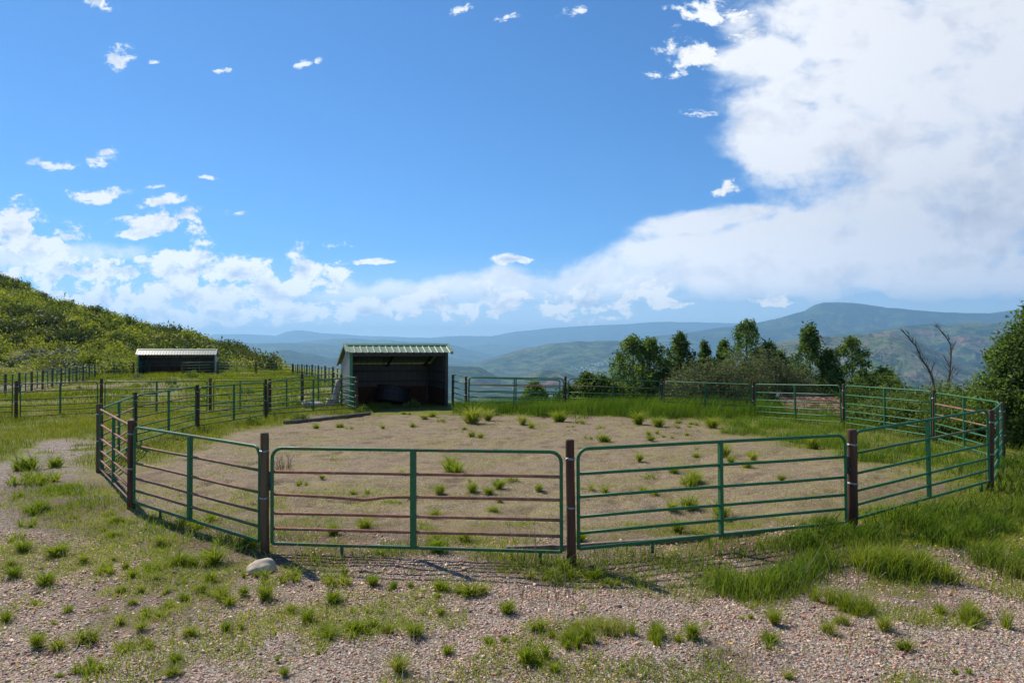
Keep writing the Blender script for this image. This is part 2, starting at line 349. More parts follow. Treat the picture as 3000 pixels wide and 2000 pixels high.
# valley floor, one sheet out to the horizon
VD = -250.0
va = np.tan(np.linspace(-.80, .80, 420)); vr = np.geomspace(330, 32500, 230)
VA, VR = np.meshgrid(va, vr); VX, VY = VA*VR, VR
amp = np.clip(VR/9000, .15, 1.0)
VZ = VD+(fbm(VX/900, VY/900, 5, 71)-.5)*110*np.clip(VR/5000, .4, 1.3)*(1-.7*np.exp(-((VX-150)/900)**2-((VY-8200)/1500)**2))
M['valley'] = mat_mount('valley', 900, .48, .18, 0)
o = link('valley', mesh_np('valley', np.stack([VX, VY, VZ], -1).reshape(-1, 3), grid_faces(420, 230), M['valley'], True)); tag(o, 'wide green valley floor below the bench', kind='structure')
meadow_px = gp(1490, 1096, VD)
RIDGES = {}
def ridge(name, label, prof, Rc, Rf, mat, relief=.10, seed=1, foot=-275, k=1.25, jag=1.2):
    us = np.arange(prof[0][0], prof[-1][0]+1, 3.0); ys = np.interp(us, [p[0] for p in prof], [p[1] for p in prof])
    ys = ys+(fbm(us/28, us*0+seed, 4, seed)-.5)*2*jag
    vs = np.concatenate([np.linspace(0, 1, 64), [1.03, 1.08, 1.18]])
    U, Vv = np.meshgrid((us-1500)/FPX, vs)
    rad = Rf+(Rc-Rf)*Vv; X, Y = U*rad, rad
    zc = CAMH+(1028.7-ys)/FPX*Rc
    S = np.where(Vv <= 1, np.clip(Vv, 0, 1)**k, np.maximum(1-(Vv-1)*4, 0))
    Z = foot+(zc[None, :]-foot)*S
    sc_ = (Rc-Rf)*.22; warp = fbm(X/sc_*.7, Y/sc_*.7, 3, seed+9)*1.3
    rid = 1-np.abs(fbm(X/sc_+warp, Y/sc_*.45+warp, 6, seed+3, .55)*2-1)*2
    env = np.sin(np.clip(Vv, 0, 1)*PI)**.7*np.clip((1-Vv)*6, 0, 1)
    Z = Z+(rid-.35)*relief*np.maximum(zc[None, :]-foot, 60)*env
    o = link(name, mesh_np(name, np.stack([X, Y, Z], -1).reshape(-1, 3), grid_faces(len(us), len(vs)), mat, True))
    tag(o, label, kind='structure'); RIDGES[name+str(seed)] = (X, Y, Z); return o
mm = mat_mount
ridge('mountain', 'palest blue long mountain on the left skyline', [(420,1010),(470,985),(547,979),(612,984),(628,978),(700,979),(750,980),(807,983.5),(846,969.5),(865,967),(884,967),(941,976),(1005,978),(1056,983.5),(1101,984),(1165,987),(1222,988.6),(1320,992),(1450,998),(1600,1010)], 30000, 23000, mm('far_forest', 4000, .5, .1), .12, 1, jag=1)
ridge('mountain', 'long pale plateau rising to the right on the skyline', [(1180,1000),(1300,985.5),(1357,983.5),(1443,984.5),(1479,976.5),(1504,971.7),(1565,966),(1603,962),(1660,957.4),(1708,954.8),(1778,951),(1817,950.4),(1906,944),(1954,942.4),(2049,944),(2131,946),(2250,950),(2400,965)], 30000, 21000, mm('far_plateau', 4000, .5, .1), .10, 2, jag=.8)
ridge('ridge', 'blue green middle ridge behind the shed', [(780,1030),(877,1002),(929,996.6),(980,993.4),(1031,990),(1053,992.5),(1098,995.7),(1120,993.4),(1165,998.8),(1206,1000.4),(1250,1001.4),(1292,1003.6),(1311,1005),(1340,1013),(1372,1023),(1404,1031),(1435,1040),(1480,1052),(1540,1064)], 17500, 13500, mm('mid_forest', 2400, .5, .15), .12, 3)
ridge('ridge', 'low pale hump in the valley gap', [(1340,1022),(1380,1012),(1430,1008),(1500,1010),(1560,1016),(1640,1024)], 22000, 18000, mm('gap_forest', 2400, .4, .1), .1, 14)
ridge('ridge', 'long blue green slope behind the left shed', [(480,985),(547,982),(600,990),(650,998),(750,1006),(870,1004),(930,1007),(1000,1012),(1100,1018),(1200,1028),(1300,1042),(1400,1062)], 13500, 9800, mm('left_slope', 1900, .5, .15), .12, 4)
ridge('hill', 'dark steep hill behind the far right fence row', [(640,1070),(711,1046),(750,1040),(782,1035.5),(811,1027.5),(839,1025.3),(855,1027.5),(877,1033),(909,1035.5),(929,1040),(957,1046.7),(999,1048),(1080,1052),(1180,1062),(1280,1076)], 8200, 5800, mm('dark_hill', 1100, .62, .15, .35), .14, 5)
ridge('mountain', 'broad green mountain above the little town', [(1330,1082),(1405,1059),(1479,1037),(1523,1024),(1571,1014.8),(1603,1006.8),(1667,1002.7),(1689,998.9),(1721,1001),(1759,997),(1810,998.9),(1836,1002),(1870,1010),(1906,1018),(1970,1031),(2060,1050),(2160,1070)], 9600, 6700, mm('town_mountain', 1300, .42, .3, .12), .15, 6)
ridge('mountain', 'big flat topped blue mesa on the right skyline', [(1780,1010),(1840,998),(1922,984.5),(2050,969),(2131,957),(2212,947),(2272,933),(2333,916.6),(2357,910.6),(2385,893.6),(2413,886.3),(2454,884.3),(2494,886.3),(2535,891),(2575,897.7),(2636,903.7),(2737,912.6),(2817,916.6),(2898,918),(2951,910.6),(3000,905),(3200,900),(3400,930)], 14500, 10500, mm('mesa', 2100, .55, .12, .12), .15, 7, k=1.5)
ridge('ridge', 'green ridge with red canyon walls on the right', [(2330,1000),(2430,983),(2535,975),(2595,964),(2656,954),(2737,949),(2777,951.8),(2858,943.7),(2898,947),(2951,936.8),(3000,930),(3200,920),(3400,960)], 8000, 5700, mm('red_canyon', 1200, .38, .3, .5), .18, 8, k=1.0)
ridge('hill', 'tan green pointed hill behind the bare dead trees', [(2180,1040),(2292,999),(2413,985),(2494,983),(2555,977),(2607,971),(2648,983),(2696,1003),(2757,1032),(2817,1064),(2878,1092)], 5200, 3700, mm('pointed_hill', 800, .30, .75), .16, 9)
ridge('hill', 'low scrubby hill in the valley seen over the gate', [(1500,1112),(1549,1099),(1587,1085),(1619,1081),(1651,1088),(1690,1104),(1740,1116)], 4600, 3700, mm('low_hill', 600, .5, .5, .2), .12, 10)
ridge('hill', 'low dark scrubby hill in the valley beside the shed', [(1180,1080),(1250,1073),(1300,1072),(1350,1072),(1405,1075),(1437,1091),(1470,1110)], 5200, 4000, mm('low_hill_dark', 600, .62, .3), .12, 12)

# ------------------------------------------------------------------ foliage builders
def leaf_mesh(name, C, n_leaf, spread, size, mat, flat=0., tintbase=None, seed=0):
    rg = np.random.default_rng(seed); K = len(C); N = K*n_leaf
    ctr = np.repeat(np.asarray(C, float), n_leaf, 0)+rg.normal(0, 1, (N, 3))*np.repeat(np.asarray(spread).reshape(-1, 1)*np.ones((K, 1)), n_leaf, 0)*.5
    a = rg.normal(0, 1, (N, 3)); a /= np.linalg.norm(a, axis=1)[:, None]
    b = rg.normal(0, 1, (N, 3)); b = np.cross(a, b); b /= np.linalg.norm(b, axis=1)[:, None]
    s = size*rg.uniform(.6, 1.3, (N, 1)); w = s*rg.uniform(.45, .75, (N, 1))
    V = np.stack([ctr-a*s, ctr+b*w*.7-a*s*.1, ctr+a*s, ctr-b*w*.7-a*s*.1], 1).reshape(-1, 3)
    F = np.arange(N*4).reshape(N, 4)
    tb = rg.uniform(.15, .85, K) if tintbase is None else tintbase
    t = np.repeat(np.clip(np.repeat(tb, n_leaf)+rg.normal(0, .14, N), 0, 1), 4)
    return mesh_np(name, V, F, mat, False, t)
def blades_arrays(P, H, W, lean, rg, curl=.35, tint=None):
    N = len(P); az = rg.uniform(0, 2*PI, N) if not isinstance(lean, tuple) else lean[1]
    ln = lean if not isinstance(lean, tuple) else lean[0]
    d = np.stack([np.cos(az), np.sin(az), np.zeros(N)], 1); fa = rg.uniform(0, 2*PI, N); wv = np.stack([np.cos(fa), np.sin(fa), np.zeros(N)], 1)*(W/2)[:, None]
    up = np.array([0, 0, 1.]); ln = np.asarray(ln)*np.ones(N)
    mid = P+up*(H*.55)[:, None]*np.cos(ln*.6)[:, None]+d*(H*.55*np.sin(ln*.6))[:, None]
    tip = mid+up*(H*.5*np.cos(ln+curl))[:, None]+d*(H*.5*np.sin(ln+curl))[:, None]
    V = np.stack([P-wv, P+wv, mid+wv*.75, mid-wv*.75, tip], 1).reshape(-1, 3)
    i = np.arange(N)[:, None]*5
    F = np.concatenate([i+np.array([[0, 1, 2]]), i+np.array([[0, 2, 3]]), i+np.array([[3, 2, 4]])])
    t = np.repeat(rg.uniform(.1, .9, N) if tint is None else tint, 5)
    return V, F, t
def stuff_grass(name, label, P, H, W, ln, mat, seed, tint=None):
    rg = np.random.default_rng(seed); V, F, t = blades_arrays(P, H, W, ln, rg, tint=tint)
    o = link(name, mesh_np(name, V, F, mat, False, t)); return tag(o, label, 'grass', None, 'stuff')
def scatter(n, x0, x1, y0, y1, prob, seed):
    rg = np.random.default_rng(seed); x = rg.uniform(x0, x1, n); y = rg.uniform(y0, y1, n)
    k = rg.uniform(0, 1, n) < prob(x, y); x, y = x[k], y[k]; return np.stack([x, y, hz(x, y, True)-.005], 1), np.random.default_rng(seed+1)

# ------------------------------------------------------------------ fences
RAILZ = [.225-.05, .405-.05, .63-.05, .89-.05]; PH = 1.117     # rail heights above the bottom tube, tube-centre height of the panel
def rounded(L, H, r, n=5, rb=.03):
    P = []
    for cx, cz, a0, rr in ((L-r, H-r, 0, r), (r, H-r, 90, r), (rb, rb, 180, rb), (L-rb, rb, 270, rb)):
        for k in range(n+1): a = R(a0+90*k/n); P.append((cx+rr*math.cos(a), 0, cz+rr*math.sin(a)))
    return P
def panel(A, B, za, zb, label, group, rust=(0, 0, 0, 0, 0), stile=.06, lod=0, gap=.10, bent=None, nr=4, feet=(.25, .93), latch=False, cat='gate panel', r=.02, corner=.12, name='gate_panel'):
    A = np.array(A, float); B = np.array(B, float); d = B-A; D = np.hypot(*d); d /= D; L = D-2*gap; A = A+d*gap
    t = thing(name, label, cat, (A[0], A[1], za-PH-.02), 0, group)
    t.rotation_euler = (0, -math.atan2(zb-za, L), math.atan2(d[1], d[0]))
    n = (12, 8, 6)[lod]; corner = min(corner, L*.3)
    fr = o = MB().tube(rounded(L, PH, corner, 5 if lod < 2 else 3), r, n, closed=True).build('frame', M['paint'], t); o['rust'] = rust[4]
    zs = RAILZ if nr == 4 else [PH*(k+1)/(nr+1) for k in range(nr)]
    for k, z in enumerate(zs):
        pts = [(0.0, 0, z), (L*.25, .004*random.uniform(-1, 1), z+random.uniform(-.006, .006)), (L*.5, 0, z), (L*.75, 0, z+random.uniform(-.006, .006)), (L, 0, z)]
        if bent and bent[0] == k:
            x = bent[1]*L; pts = [(0, 0, z), (x*.6, .005, z-.022), (x-.05, .018, z-.045), (x, .035, z-.055), (x+.07, .02, z-.045), (x+.3, .004, z-.012), (L*.5, 0, z), (L, 0, z)]
        o = MB().tube(pts, r*.92, n).build('rail', M['paint'], t); o['rust'] = rust[k]
        if bent and bent[0] == k: o['label'] = 'rusty rail kinked downwards left of the middle'
    if stile:
        o = MB().box((L/2-stile/2, -r*1.25, .0), (L/2+stile/2, r*1.25, PH-.004)).build('stile', M['paint'], t); o['rust'] = 0.0
    for f in feet:
        o = MB().tube([(f, 0, -.01) if f > 1 else (f*L, 0, -.01), (f*L, 0, -.13)], r*.95, n).build('foot', M['paint'], fr); o['rust'] = 0.05
    if latch:
        x = -.04 if latch == 'l' else L+.04
        o = MB().box((x-.03, -.012, .62), (x+.03, .012, .84)).box((x-.012, -.03, .66), (x+.012, .03, .70)).build('latch', M['dark_metal'], fr)
    return t
def post(x, y, ztop, label, group, r=.055, mat='post', tilt=(0, 0), lod=0, ties=2, name='fence_post'):
    zb = hz1(x, y)-.12; n = (16, 10, 8)[lod]; h = ztop-zb
    t = thing(name, label, 'fence post', (x, y, zb), random.uniform(0, 6), group)
    zz = [0, .3*h, .6*h, .85*h, h-.03, h-.008, h]; rr = [r*1.04, r*1.02, r, r*.985, r*.97, r*.93, r*.84]
    pts = [(tilt[0]*z+.004*math.sin(3*z+x), tilt[1]*z, z) for z in zz]
    m = Matrix.Rotation(-t.rotation_euler.z, 3, 'Z')
    MB().tube([m @ Vector(p) for p in pts], rr, n).build('trunk' if False else 'timber', M[mat], t)
    for k in range(ties):
        z = h*(.86, .50)[k]; c = m @ Vector((tilt[0]*z, tilt[1]*z, z)); b = MB()
        for dz in (-.006, .006):
            b.tube([(c.x+(r+.004)*math.cos(a), c.y+(r+.004)*math.sin(a), z+dz+.003*math.sin(a*2)) for a in np.linspace(0, 2*PI, 17)[:-1]], .0042, 5, closed=True)
        b.build('wire_tie', M['wire'], t)
    return t
PP = [(293,1182,13.87),(387.5,1230.5,10.85),(776,1267,8.52),(1670.5,1287,8.1),(2494,1257,9.3),(2903,1200,11.41),(2934,1177,14.43),(2735,1142,18.12),(2471,1124,21.83),(2207,1116,25.2),(1938.7,1109.5,27.82),(1656.5,1102,28.35),(1365,1102.8,28.31),(1045,1101.8,27.59),(778.7,1110.5,24.83),(578,1127,21.17),(396,1148.5,17.43)]
PX = [(xat(u, Y), Y) for u, v, Y in PP]; PZ = [hgt(v, Y) for u, v, Y in PP]
PLAB = ['thick grey weathered post at the far left bend of the round pen', 'dark brown post at the left bend in front of the pink rusted rails',
 'light olive brown post directly behind the pale boulder', 'dark brown post between the bent rusty panel and the clean green panel at the front',
 'stout red brown post with a split grey top, right front in tall grass', 'dark post at the far right bend of the pen in front of a second post',
 'reddish post half hidden behind the far right bend of the pen', 'dark brown post behind the pen at right, by the panel with orange rusted rails',
 'post at the right end of the shingled roof behind the pen', 'post behind the pen in front of the grey willow thicket',
 'post behind the pen in front of the left dark aspens', 'post behind the pen at the free end of the folded gate', 'post behind the pen at the hinge end of the folded gate',
 'brown post standing at the left front corner of the near shed', 'red brown post with a shiny top left of the lying grey log',
 'red brown post on the left side of the pen, third from the near shed', 'dark post on the left side of the pen behind the pink rails']
for i, (u, v, Y) in enumerate(PP):
    tl = {14: (-.025, 0), 15: (-.03, 0), 0: (-.012, 0), 2: (-.012, 0), 13: (-.02, 0), 5: (.03, 0)}.get(i, (random.uniform(-.008, .008), 0))
    x = PX[i][0]-tl[0]*PZ[i]
    post(x, Y, PZ[i], PLAB[i], 'wooden posts of the round pen', .060 if i in (0, 4) else (.055 if i == 1 else .050), 'post_olive' if i in (0, 2) else 'post', tl, 0 if Y < 15 else 1)
# panel top heights at (start, end) of each bay
TZ = {0:(1.21,1.19),1:(1.19,1.185),2:(1.18,1.19),3:(1.22,1.245),4:(1.28,1.40),5:(1.36,1.29),6:(1.29,1.28),7:(1.31,1.285),8:(1.28,1.17),9:(1.155,1.16),10:(1.16,1.245),11:(1.245,1.31),13:(1.29,1.28),14:(1.255,1.255),15:(1.29,1.25),16:(1.24,1.21)}
PL = {0:('green panel with pink rusted rails at the left bend of the pen', (.62,.66,.7,.66,.5)), 1:('faded green panel with salmon rusted rails left of the boulder', (.48,.54,.54,.5,.28)),
 2:('green six bar panel with rusty rails and one bent rail, right of the boulder', (.70,.74,.76,.74,.30)), 3:('clean dark green panel at the front centre right', (0,0,0,0,0)),
 4:('green panel in shade rising to the right out of tall grass', (.1,.05,.05,.32,.2)), 5:('green panel seen nearly end on at the far right bend', (.1,.1,.2,.1,.2)),
 6:('green panel with two orange rusted rails in front of leafy bushes', (.05,.1,.5,.66,.05)), 7:('bright green panel between the shingled roof and the rusted rail panel', (0,0,.05,0,0)),
 8:('green panel directly in front of the shingled roof', (.0,0,0,.05,0)), 9:('green panel in front of the grey willow thicket', (0,.05,0,0,.05)),
 10:('green panel in front of the left dark aspens', (.05,.05,.1,.35,.05)), 11:('green panel behind the folded gate, right of the near shed', (.05,.05,.2,.5,.2)),
 13:('green panel left of the near shed, behind the lying pole', (.15,.1,.25,.15,.2)), 14:('green panel with a shadow on gravel before it, second left of the near shed', (.05,.1,.05,.05,.05)),
 15:('green panel with one brown rusted upper rail on the left side of the pen', (.2,.2,.3,.64,.1)), 16:('short looking green panel between two left bend posts', (.35,.4,.45,.5,.2))}
for i, (lab, ru) in PL.items():
    j = (i+1) % 17
    panel(PX[i], PX[j], *TZ[i], lab, 'panels of the round pen', ru, .065 if i in (1, 2) else .045, 0 if min(PX[i][1], PX[j][1]) < 13 else 1, bent=(2, .32) if i == 2 else None, latch={2: 'l', 3: 'r'}.get(i, False))
# short panel, folded gate and post at the right corner of the near shed
SC = (-2.45, 29.9)
post(*SC, hgt(1097, 29.9), 'brown post beside the right corner of the near shed', 'wooden posts of the round pen', .055, 'post', (0, 0), 1)
panel(SC, PX[12], 1.36, 1.33, 'narrow green panel between the near shed and the folded gate', 'panels of the round pen', (.05,)*5, 0, 1)
panel((xat(1372, 28.0), 28.0), (xat(1640, 27.6), 27.6), hgt(1104, 28.0), hgt(1112, 27.6), 'green swing gate folded flat against the panel right of the near shed', None, (0, .05, .1, .45, .05), .04, 1, .02, cat='gate', name='swing_gate', corner=.09)
S1 = (-6.95, 29.4); QS = (-8.3, 33.5)
panel(PX[13], S1, 1.30, 1.34, 'short green panel joining the round pen to the left corner of the near shed', 'panels of the round pen', (.1,)*5, 0, 1, .06)
post(*S1, 1.36, 'post against the left wall of the near shed', 'posts of the middle paddock fence', .05, 'post', (0, 0), 1)
panel(S1, QS, 1.34, 1.36, 'pale lit panel running along the left wall of the near shed', 'panels of the middle paddock fence', (.2,)*5, .04, 1)
# middle paddock fence at left
Q = [(-200, 1118, 22.9), (49, 1115, 24.6), (298, 1108.7, 26.4), (617, 1106.5, 27.2), (791, 1108.7, 27.4), (885.5, 1095, 30.6), (977, 1088, 33.5)]
QX = [(xat(u, Y), Y) for u, v, Y in Q]; QZ = [hgt(v, Y) for u, v, Y in Q]
QLAB = [None, 'dark post nearest the left edge in the middle fence', 'dark red post in the middle fence just behind the left bend of the pen', 'brown post in the middle fence in front of the right end of the far shed',
 'dark post with a red strip standing right behind the shiny topped post', 'dark post in the middle fence by the lying grey log', 'dark post in the middle fence beside the tall leaning grey stump']
for i in range(1, 7): post(*QX[i], QZ[i], QLAB[i], 'posts of the middle paddock fence', .055, 'post', (0, 0), 1)
QPL = ['green panel cut off by the left edge of the picture', 'green panel with worn rails, leftmost whole panel of the middle fence', 'long green panel in front of the dry patch of the paddock', 'green panel right of the far shed in the middle fence', 'green panel behind the lying grey log', 'green panel between the log post and the leaning stump post']
for i in range(6):
    panel(QX[i], QX[i+1], QZ[i]-.09, QZ[i+1]-.09 if i != 3 else QZ[i+1]-.06, QPL[i], 'panels of the middle paddock fence', [(.3, .3, .35, .4, .4), (.3, .45, .45, .5, .35), (.2,)*5, (.1,)*5, (.15,)*5, (.1,)*5][i], .06 if i < 3 else .04, 1, .12 if i != 4 else .1)
o = MB().box((-.012, -.004, .0), (.012, .004, .32)).build('red_strip', M['red_tape']); o.location = (QX[4][0]+.075, QX[4][1]-.05, .62); tag(o, 'small red strip hanging on the dark post behind the shiny topped post', 'tape')
# far fence rows
def row(pts, tops, plabel, llabel, pg, lg, rust=.15, first=True):
    n = len(pts)
    for i in range(n):
        if first or i: post(pts[i][0], pts[i][1], tops[i]+.04, plabel(i), pg, .075, 'post', (0, 0), 2, 0)
        if i: panel(pts[i-1], pts[i], tops[i-1]-.02, tops[i]-.02, llabel(i-1), lg, (rust,)*5, .05, 2, .1, feet=(), nr=4 if False else 3, r=.027)
Lr = [(-29.5-1.1*k, 42+2.8*k) for k in range(-1, 11)]; Lt = [.94+.0*k for k in range(12)]
row(Lr, Lt, lambda i: ordw(i)+' post from the near end of the left receding fence row' if i else 'near end post of the left receding fence row at the picture edge', lambda i: ordw(i)+' panel from the near end of the left receding fence row', 'posts of the left receding fence row', 'panels of the left receding fence row')
B1 = [Lr[-1], (-37.4, 71.2), (-36.7, 73.0)]; row(B1, [.94, 1.17, 1.3], lambda i: ['', 'post at the left end of the far shed fence', 'post at the left wall of the far shed'][i], lambda i: ['panel joining the receding row to the far shed', 'short panel ending at the left wall of the far shed'][i], 'posts beside the far shed', 'panels beside the far shed', first=False)
B2 = [(xat(532, 71.3), 71.3), (xat(638, 72), 72), (xat(750, 71.6), 71.6), (xat(858, 72), 72)]
row(B2, [1.20, 1.29, 1.20, 1.02], lambda i: ['post in front of the middle of the far shed', 'post at the right corner of the far shed', 'post in the far fence midway between shed and corner', 'corner post where the far fence meets the right receding row'][i], lambda i: ['panel across the dark opening of the far shed', 'panel just right of the far shed against yellow scrub', 'far panel ending at the corner of the right receding row'][i], 'posts beside the far shed', 'panels beside the far shed')
Rr = [(-21.8+11.2*k/8.0, 72-27*k/8.0) for k in range(9)]; Rt = [1.02, 1.05, 1.10, 1.14, 1.18, 1.20, 1.21, 1.22, 1.22]
row(Rr, Rt, lambda i: ordw(i)+' post after the corner in the right receding fence row', lambda i: ordw(i)+' panel from the corner in the right receding row', 'posts of the right receding fence row', 'panels of the right receding fence row', .3, first=False)

# ------------------------------------------------------------------ run-in sheds
def ribbed(mb, p0, p1, h0, h1, pitch=.23, depth=.022, sx=1):      # corrugated sheet between two ground points, from z=0 up to a sloping top
    p0, p1 = Vector(p0), Vector(p1); d = p1-p0; L = d.length; d.normalize(); nrm = Vector((d.y, -d.x, 0))*sx
    xs = [0]; x = pitch*.5
    while x < L-.05:
        xs += [x-.035, x-.02, x+.02, x+.035]; x += pitch
    xs += [L]; V = []; F = []
    for i, q in enumerate(xs):
        off = depth if (i % 4) in (2, 3) and 0 < i < len(xs)-1 else 0
        p = p0+d*q+nrm*off; f = q/L
        V += [(p.x, p.y, -.15), (p.x, p.y, h0+(h1-h0)*f)]
    for i in range(len(xs)-1): F.append((2*i, 2*i+2, 2*i+3, 2*i+1))
    return mb.add(V, F)
def shed(name, label, loc, rz, W, D, he, hr, hb, xr, roofmat, wallmat, ov=.18, kick=.75, posts=2):
    t = thing(name, label, 'shed', loc, rz)
    def side(x, sx):
        b = MB(); ribbed(b, (x, 0, 0), (x, xr, 0), he-.03, hr-.03, .2, .02, sx); ribbed(b, (x, xr, 0), (x, D, 0), hr-.03, hb-.03, .23, .02, sx); return b
    side(0, -1).build('side_wall', M[wallmat], t); side(W, 1).build('side_wall', M[wallmat], t)
    ribbed(MB(), (0, D, 0), (W, D, 0), hb-.03, hb-.03, .25, .02, -1).build('back_wall', M['steel_shaded'], t)
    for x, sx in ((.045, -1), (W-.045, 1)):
        b = MB(); ribbed(b, (x, .06, 0), (x, xr, 0), he-.1, hr-.1, .2, .012, sx); ribbed(b, (x, xr, 0), (x, D-.05, 0), hr-.1, hb-.1, .23, .012, sx); b.build('shade_sheet', M['steel_shaded'], t)  # dark sheets added over the inner wall faces to paint in the interior shade
    # roof: short visor slope at the front, long slope to the back, both ribbed
    s1 = (hr-he)/xr; yf = -.22; zf = he+s1*yf
    def slope(y0, z0, y1, z1):
        b = MB(); xs = [-ov]; x = -ov+.12
        while x < W+ov-.06: xs += [x-.045, x-.022, x+.022, x+.045]; x += .26
        xs += [W+ov]; V = []; F = []
        for i, q in enumerate(xs):
            off = .022 if (i % 4) in (2, 3) and 0 < i < len(xs)-1 else 0
            V += [(q, y0, z0+off), (q, y1, z1+off)]
        for i in range(len(xs)-1): F.append((2*i, 2*i+2, 2*i+3, 2*i+1))
        return b.add(V, F)
    r = slope(yf, zf, xr, hr).build('roof', M[roofmat], t)
    slope(xr, hr+.002, D+.15, hb-(hr-hb)/(D-xr)*.15).build('roof', M[roofmat], t)
    MB().add([(-ov-.01, xr-.16, hr-.16*s1+.04), (W+ov+.01, xr-.16, hr-.16*s1+.04), (W+ov+.01, xr, hr+.05), (-ov-.01, xr, hr+.05), (-ov-.01, xr+.2, hr+.03), (W+ov+.01, xr+.2, hr+.03)], [(0, 1, 2, 3), (3, 2, 5, 4)]).build('ridge_cap', M['trim_green'], t)
    for x, s in ((-ov, -1), (W+ov, 1)):
        b = MB(); lo = x-.012 if s < 0 else x-.075; hi = lo+.087
        b.add([(lo, yf-.01, zf+.045), (hi, yf-.01, zf+.045), (hi, xr, hr+.046), (lo, xr, hr+.046), (lo, yf-.01, zf-.07), (hi, yf-.01, zf-.07), (hi, xr, hr-.07), (lo, xr, hr-.07)], [(0, 1, 2, 3), (0, 4, 5, 1), (0, 3, 7, 4), (1, 5, 6, 2)])
        b.add([(lo, xr, hr+.046), (hi, xr, hr+.046), (hi, D+.15, hb+.01), (lo, D+.15, hb+.01), (lo, xr, hr-.07), (hi, xr, hr-.07), (hi, D+.15, hb-.1), (lo, D+.15, hb-.1)], [(0, 1, 2, 3), (0, 3, 7, 4), (1, 5, 6, 2), (3, 2, 6, 7)])
        b.build('roof_trim', M[roofmat], t)
    for k in range(2):
        x = -.02 if k == 0 else W-.1
        MB().box((x, -.035, -.1), (x+.12, .03, he-.03)).build('corner_post', M['trim_green' if k == 0 else 'frame_dark'], t)
    MB().box((.1, .005, he-.24), (W-.1, .06, he-.05)).build('eave_beam', M['frame_dark'], t)
    for z in (.95, 1.4):
        b = MB().box((.04, D-.12, z), (W-.04, D-.03, z+.08)).box((.035, .05, z), (.1, D-.1, z+.08)).box((W-.1, .05, z), (W-.035, D-.1, z+.08)); b.build('girt', M['frame_dark'], t)
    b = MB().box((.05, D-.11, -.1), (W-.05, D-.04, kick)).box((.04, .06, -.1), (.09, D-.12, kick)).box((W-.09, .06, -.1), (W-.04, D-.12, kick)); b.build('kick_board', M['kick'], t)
    for k in range(posts):
        x = .12+(W-.3)*k/(posts-1) if posts > 1 else W/2
        MB().box((x-.045, D-.2, -.1), (x+.045, D-.125, hb-.08)).build('back_post', M['frame_dark'], t)
    for k in range(max(3, int(W/1.3))):
        x = .3+(W-.6)*k/(max(3, int(W/1.3))-1); b = MB()
        b.add([(x-.03, xr, hr-.2), (x+.03, xr, hr-.2), (x+.03, D-.1, hb-.19), (x-.03, D-.1, hb-.19), (x-.03, xr, hr-.06), (x+.03, xr, hr-.06), (x+.03, D-.1, hb-.06), (x-.03, D-.1, hb-.06)], [(0, 1, 2, 3), (4, 7, 6, 5), (0, 4, 5, 1), (1, 5, 6, 2), (2, 6, 7, 3), (3, 7, 4, 0)])
        b.build('rafter', M['frame_dark'], t)
    return t
a1 = R(19.5)
sb = hz1(-5, 29.5)-.02
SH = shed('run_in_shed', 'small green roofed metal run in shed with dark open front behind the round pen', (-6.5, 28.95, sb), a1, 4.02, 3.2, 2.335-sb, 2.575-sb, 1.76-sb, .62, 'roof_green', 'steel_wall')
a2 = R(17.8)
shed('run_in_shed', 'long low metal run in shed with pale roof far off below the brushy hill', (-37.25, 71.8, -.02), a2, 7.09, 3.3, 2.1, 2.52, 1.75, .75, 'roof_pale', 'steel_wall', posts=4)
def inshed(x, y): c, s = math.cos(a1), math.sin(a1); return (-6.5+x*c-y*s, 28.95+x*s+y*c)
# dark ribbed stock tank stored in the shed
p = inshed(2.0, 1.7); t = thing('stock_tank', 'dark grey ribbed stock tank leaning in the shade inside the near shed', 'tank', (p[0], p[1], hz1(*p)-.02), a1)
b = MB(); n = 40; V = []; F = []
prof = [(.0, .50), (.05, .52), (.18, .52), (.2, .545), (.26, .545), (.28, .52), (.42, .52), (.44, .545), (.5, .545), (.52, .52), (.60, .52), (.62, .56), (.66, .56), (.655, .51), (.08, .49), (.07, .0)]
for z, r in prof:
    for k in range(n): a = 2*PI*k/n; V.append((r*1.35*math.cos(a), r*.8*math.sin(a), z))
for i in range(len(prof)-1):
    for k in range(n): l = (k+1) % n; F.append((i*n+k, i*n+l, (i+1)*n+l, (i+1)*n+k))
F.append(tuple(range(n-1, -1, -1))); b.add(V, F, True)
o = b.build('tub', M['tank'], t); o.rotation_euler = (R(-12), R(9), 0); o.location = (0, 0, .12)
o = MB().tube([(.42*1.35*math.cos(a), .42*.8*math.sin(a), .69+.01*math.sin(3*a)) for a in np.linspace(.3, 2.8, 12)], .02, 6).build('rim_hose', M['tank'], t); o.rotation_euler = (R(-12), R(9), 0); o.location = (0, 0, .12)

# ------------------------------------------------------------------ logs, timbers, boulder
def log(name, label, cat, P, rr, mat, n=14, bumps=.012, knots=0, group=None):
    t = thing(name, label, cat, P[0], 0, group); P = [Vector(q)-Vector(P[0]) for q in P]
    b = MB().tube(P, rr, n); b.v = [tuple(Vector(q)+Vector((random.uniform(-1, 1), random.uniform(-1, 1), random.uniform(-1, 1)))*bumps) for q in b.v]
    b.build('timber', M[mat], t)
    for k in range(knots):
        i = 1+k % (len(P)-1); c = (P[i]+P[i-1])/2; d = (P[-1]-P[0]).normalized(); s = d.cross(Vector((0, 1, .2))).normalized()*(1 if k % 2 else -1)
        MB().tube([c, c+s*(rr[i]+.06)+d*.03, c+s*(rr[i]+.10)+d*.05], [.045, .03, .014], 7).build('branch_stub', M[mat], t)
    return t
def lerp(a, b, k, sag=0): return [tuple(np.array(a)+(np.array(b)-np.array(a))*i/(k-1)) for i in range(k)]
